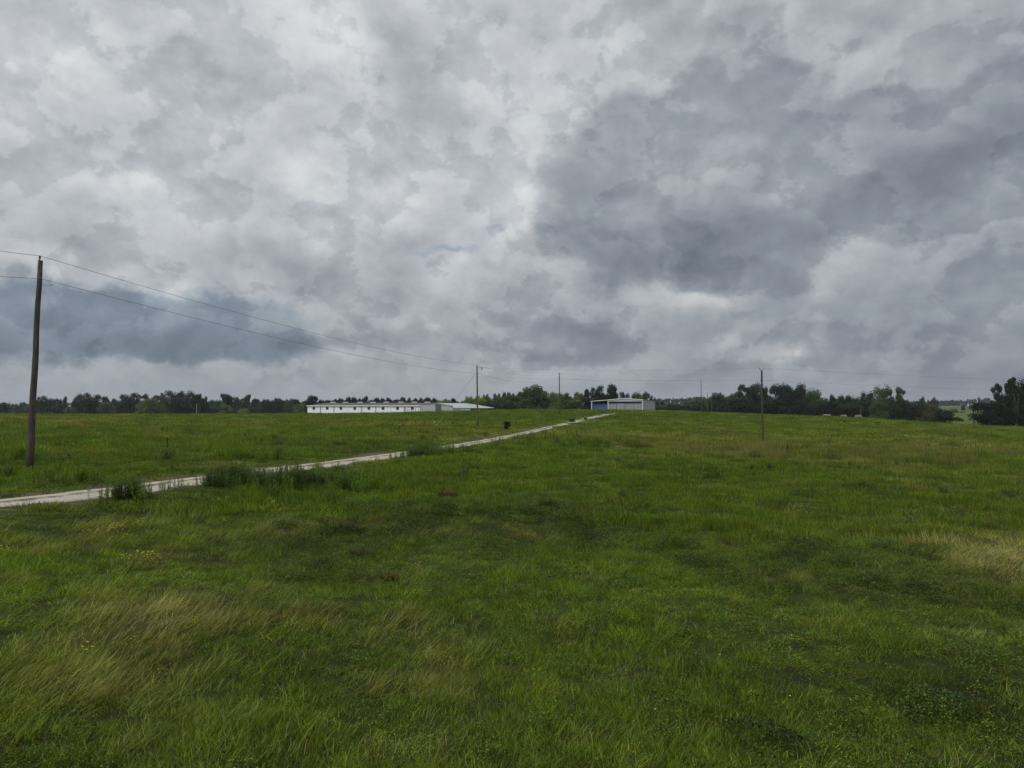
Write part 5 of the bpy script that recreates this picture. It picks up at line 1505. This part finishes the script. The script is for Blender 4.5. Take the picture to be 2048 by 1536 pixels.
M_DEAD = plain('dead_stems', (0.13, 0.078, 0.036), 0.95, nscale=9, col2=(0.035, 0.021, 0.011), spec=0.05)
dead(718, 1112, 34, 'dark reddish heap of dead brush in the left foreground'); dead(896, 1001, 40, 'reddish brown heap of dead stems in the middle field')
dead(778, 1160, 26, 'small flattened reddish stems right below the dark heap'); dead(823, 991, 26, 'faint brown heap left of the middle one')

# ------------------------------------------------------------------ wildflowers
def flower_proto(key, col):
    m, nt = new_mat(key + '_petal')
    d = N(nt, 'ShaderNodeBsdfPrincipled', ins={'Base Color': col + (1,), 'Roughness': 0.6}); N(nt, 'ShaderNodeOutputMaterial', ins={0: d.outputs[0]})
    gens = []
    c = bpy.data.collections.new(key)
    for s in range(3):
        g = np.random.default_rng(500 + s); mb = MB()
        for k in range(4 if key[0] == 'y' else 1):
            x, y, h = g.uniform(-.16, .16), g.uniform(-.16, .16), g.uniform(0.30, 0.44)
            
            for q in range(6):
                a = q * 1.047; mb.poly([(x, y, h), (x + .018 * math.cos(a - .45), y + .018 * math.sin(a - .45), h + .012), (x + .028 * math.cos(a), y + .028 * math.sin(a), h + .005), (x + .018 * math.cos(a + .45), y + .018 * math.sin(a + .45), h + .012)])
        o = mb.build(key, m, link=False); tag(o, kind='stuff'); c.objects.link(o)
    PROTO[key] = (c, 3)


def flowers():
    flower_proto('yellow_flower', (0.62, 0.42, 0.02)); flower_proto('white_flower', (0.6, 0.6, 0.58))
    for key, pts, lb in (('yellow_flower', [(255, 1068, 26, 5, 14), (225, 1078, 30, 4, 8), (278, 1138, 20, 3, 16), (10, 1110, 20, 4, 6), (540, 1030, 30, 8, 12), (480, 1045, 40, 10, 10), (620, 928, 20, 2, 8), (152, 1341, 8, 2, 2), (880, 1125, 40, 20, 3), (345, 1062, 20, 6, 3)], 'small yellow wildflowers in the left foreground grass'),
                         ('white_flower', [(1319, 1458, 3, 3, 1), (1447, 1344, 4, 3, 1), (690, 1080, 60, 30, 2), (1585, 1418, 4, 4, 1)], 'single white wildflowers scattered in the grass')):
        P = []
        for (px, py, sx, sy, n) in pts:
            for _ in range(max(1, n // 2)):
                h_ = hit(px + rng.normal(0, sx), min(1535, py + rng.normal(0, sy)))
                if h_: P.append(h_)
        P = np.array(P); n = len(P); rd = roaddist(P[:, 0], P[:, 1])
        s = rng.uniform(0.6, 1.0, n) * (1.0 if key == 'yellow_flower' else 0.7)
        scatter('yellow_wildflowers' if key[0] == 'y' else 'white_wildflowers', key, place(P[:, 0], P[:, 1], rd), np.column_stack([0 * s, 0 * s, rng.uniform(0, 6, n)]), np.column_stack([s, s, s]), np.ones((n, 3)), lb)


flowers()

# ------------------------------------------------------------------ haze
def haze():
    m, nt = new_mat('thin_air')
    v = N(nt, 'ShaderNodeVolumePrincipled', ins={'Color': (0.86, 0.91, 1.0, 1), 'Density': 0.00010, 'Anisotropy': 0.2})
    N(nt, 'ShaderNodeOutputMaterial', ins={1: v.outputs[0]})
    lo = -60.0
    b = MB().box((0, 700, (lo + 32) / 2), (3400, 3400, 32 - lo)).build('haze', m)
    tag(b, 'thin humid air over the pasture', kind='stuff')


haze()
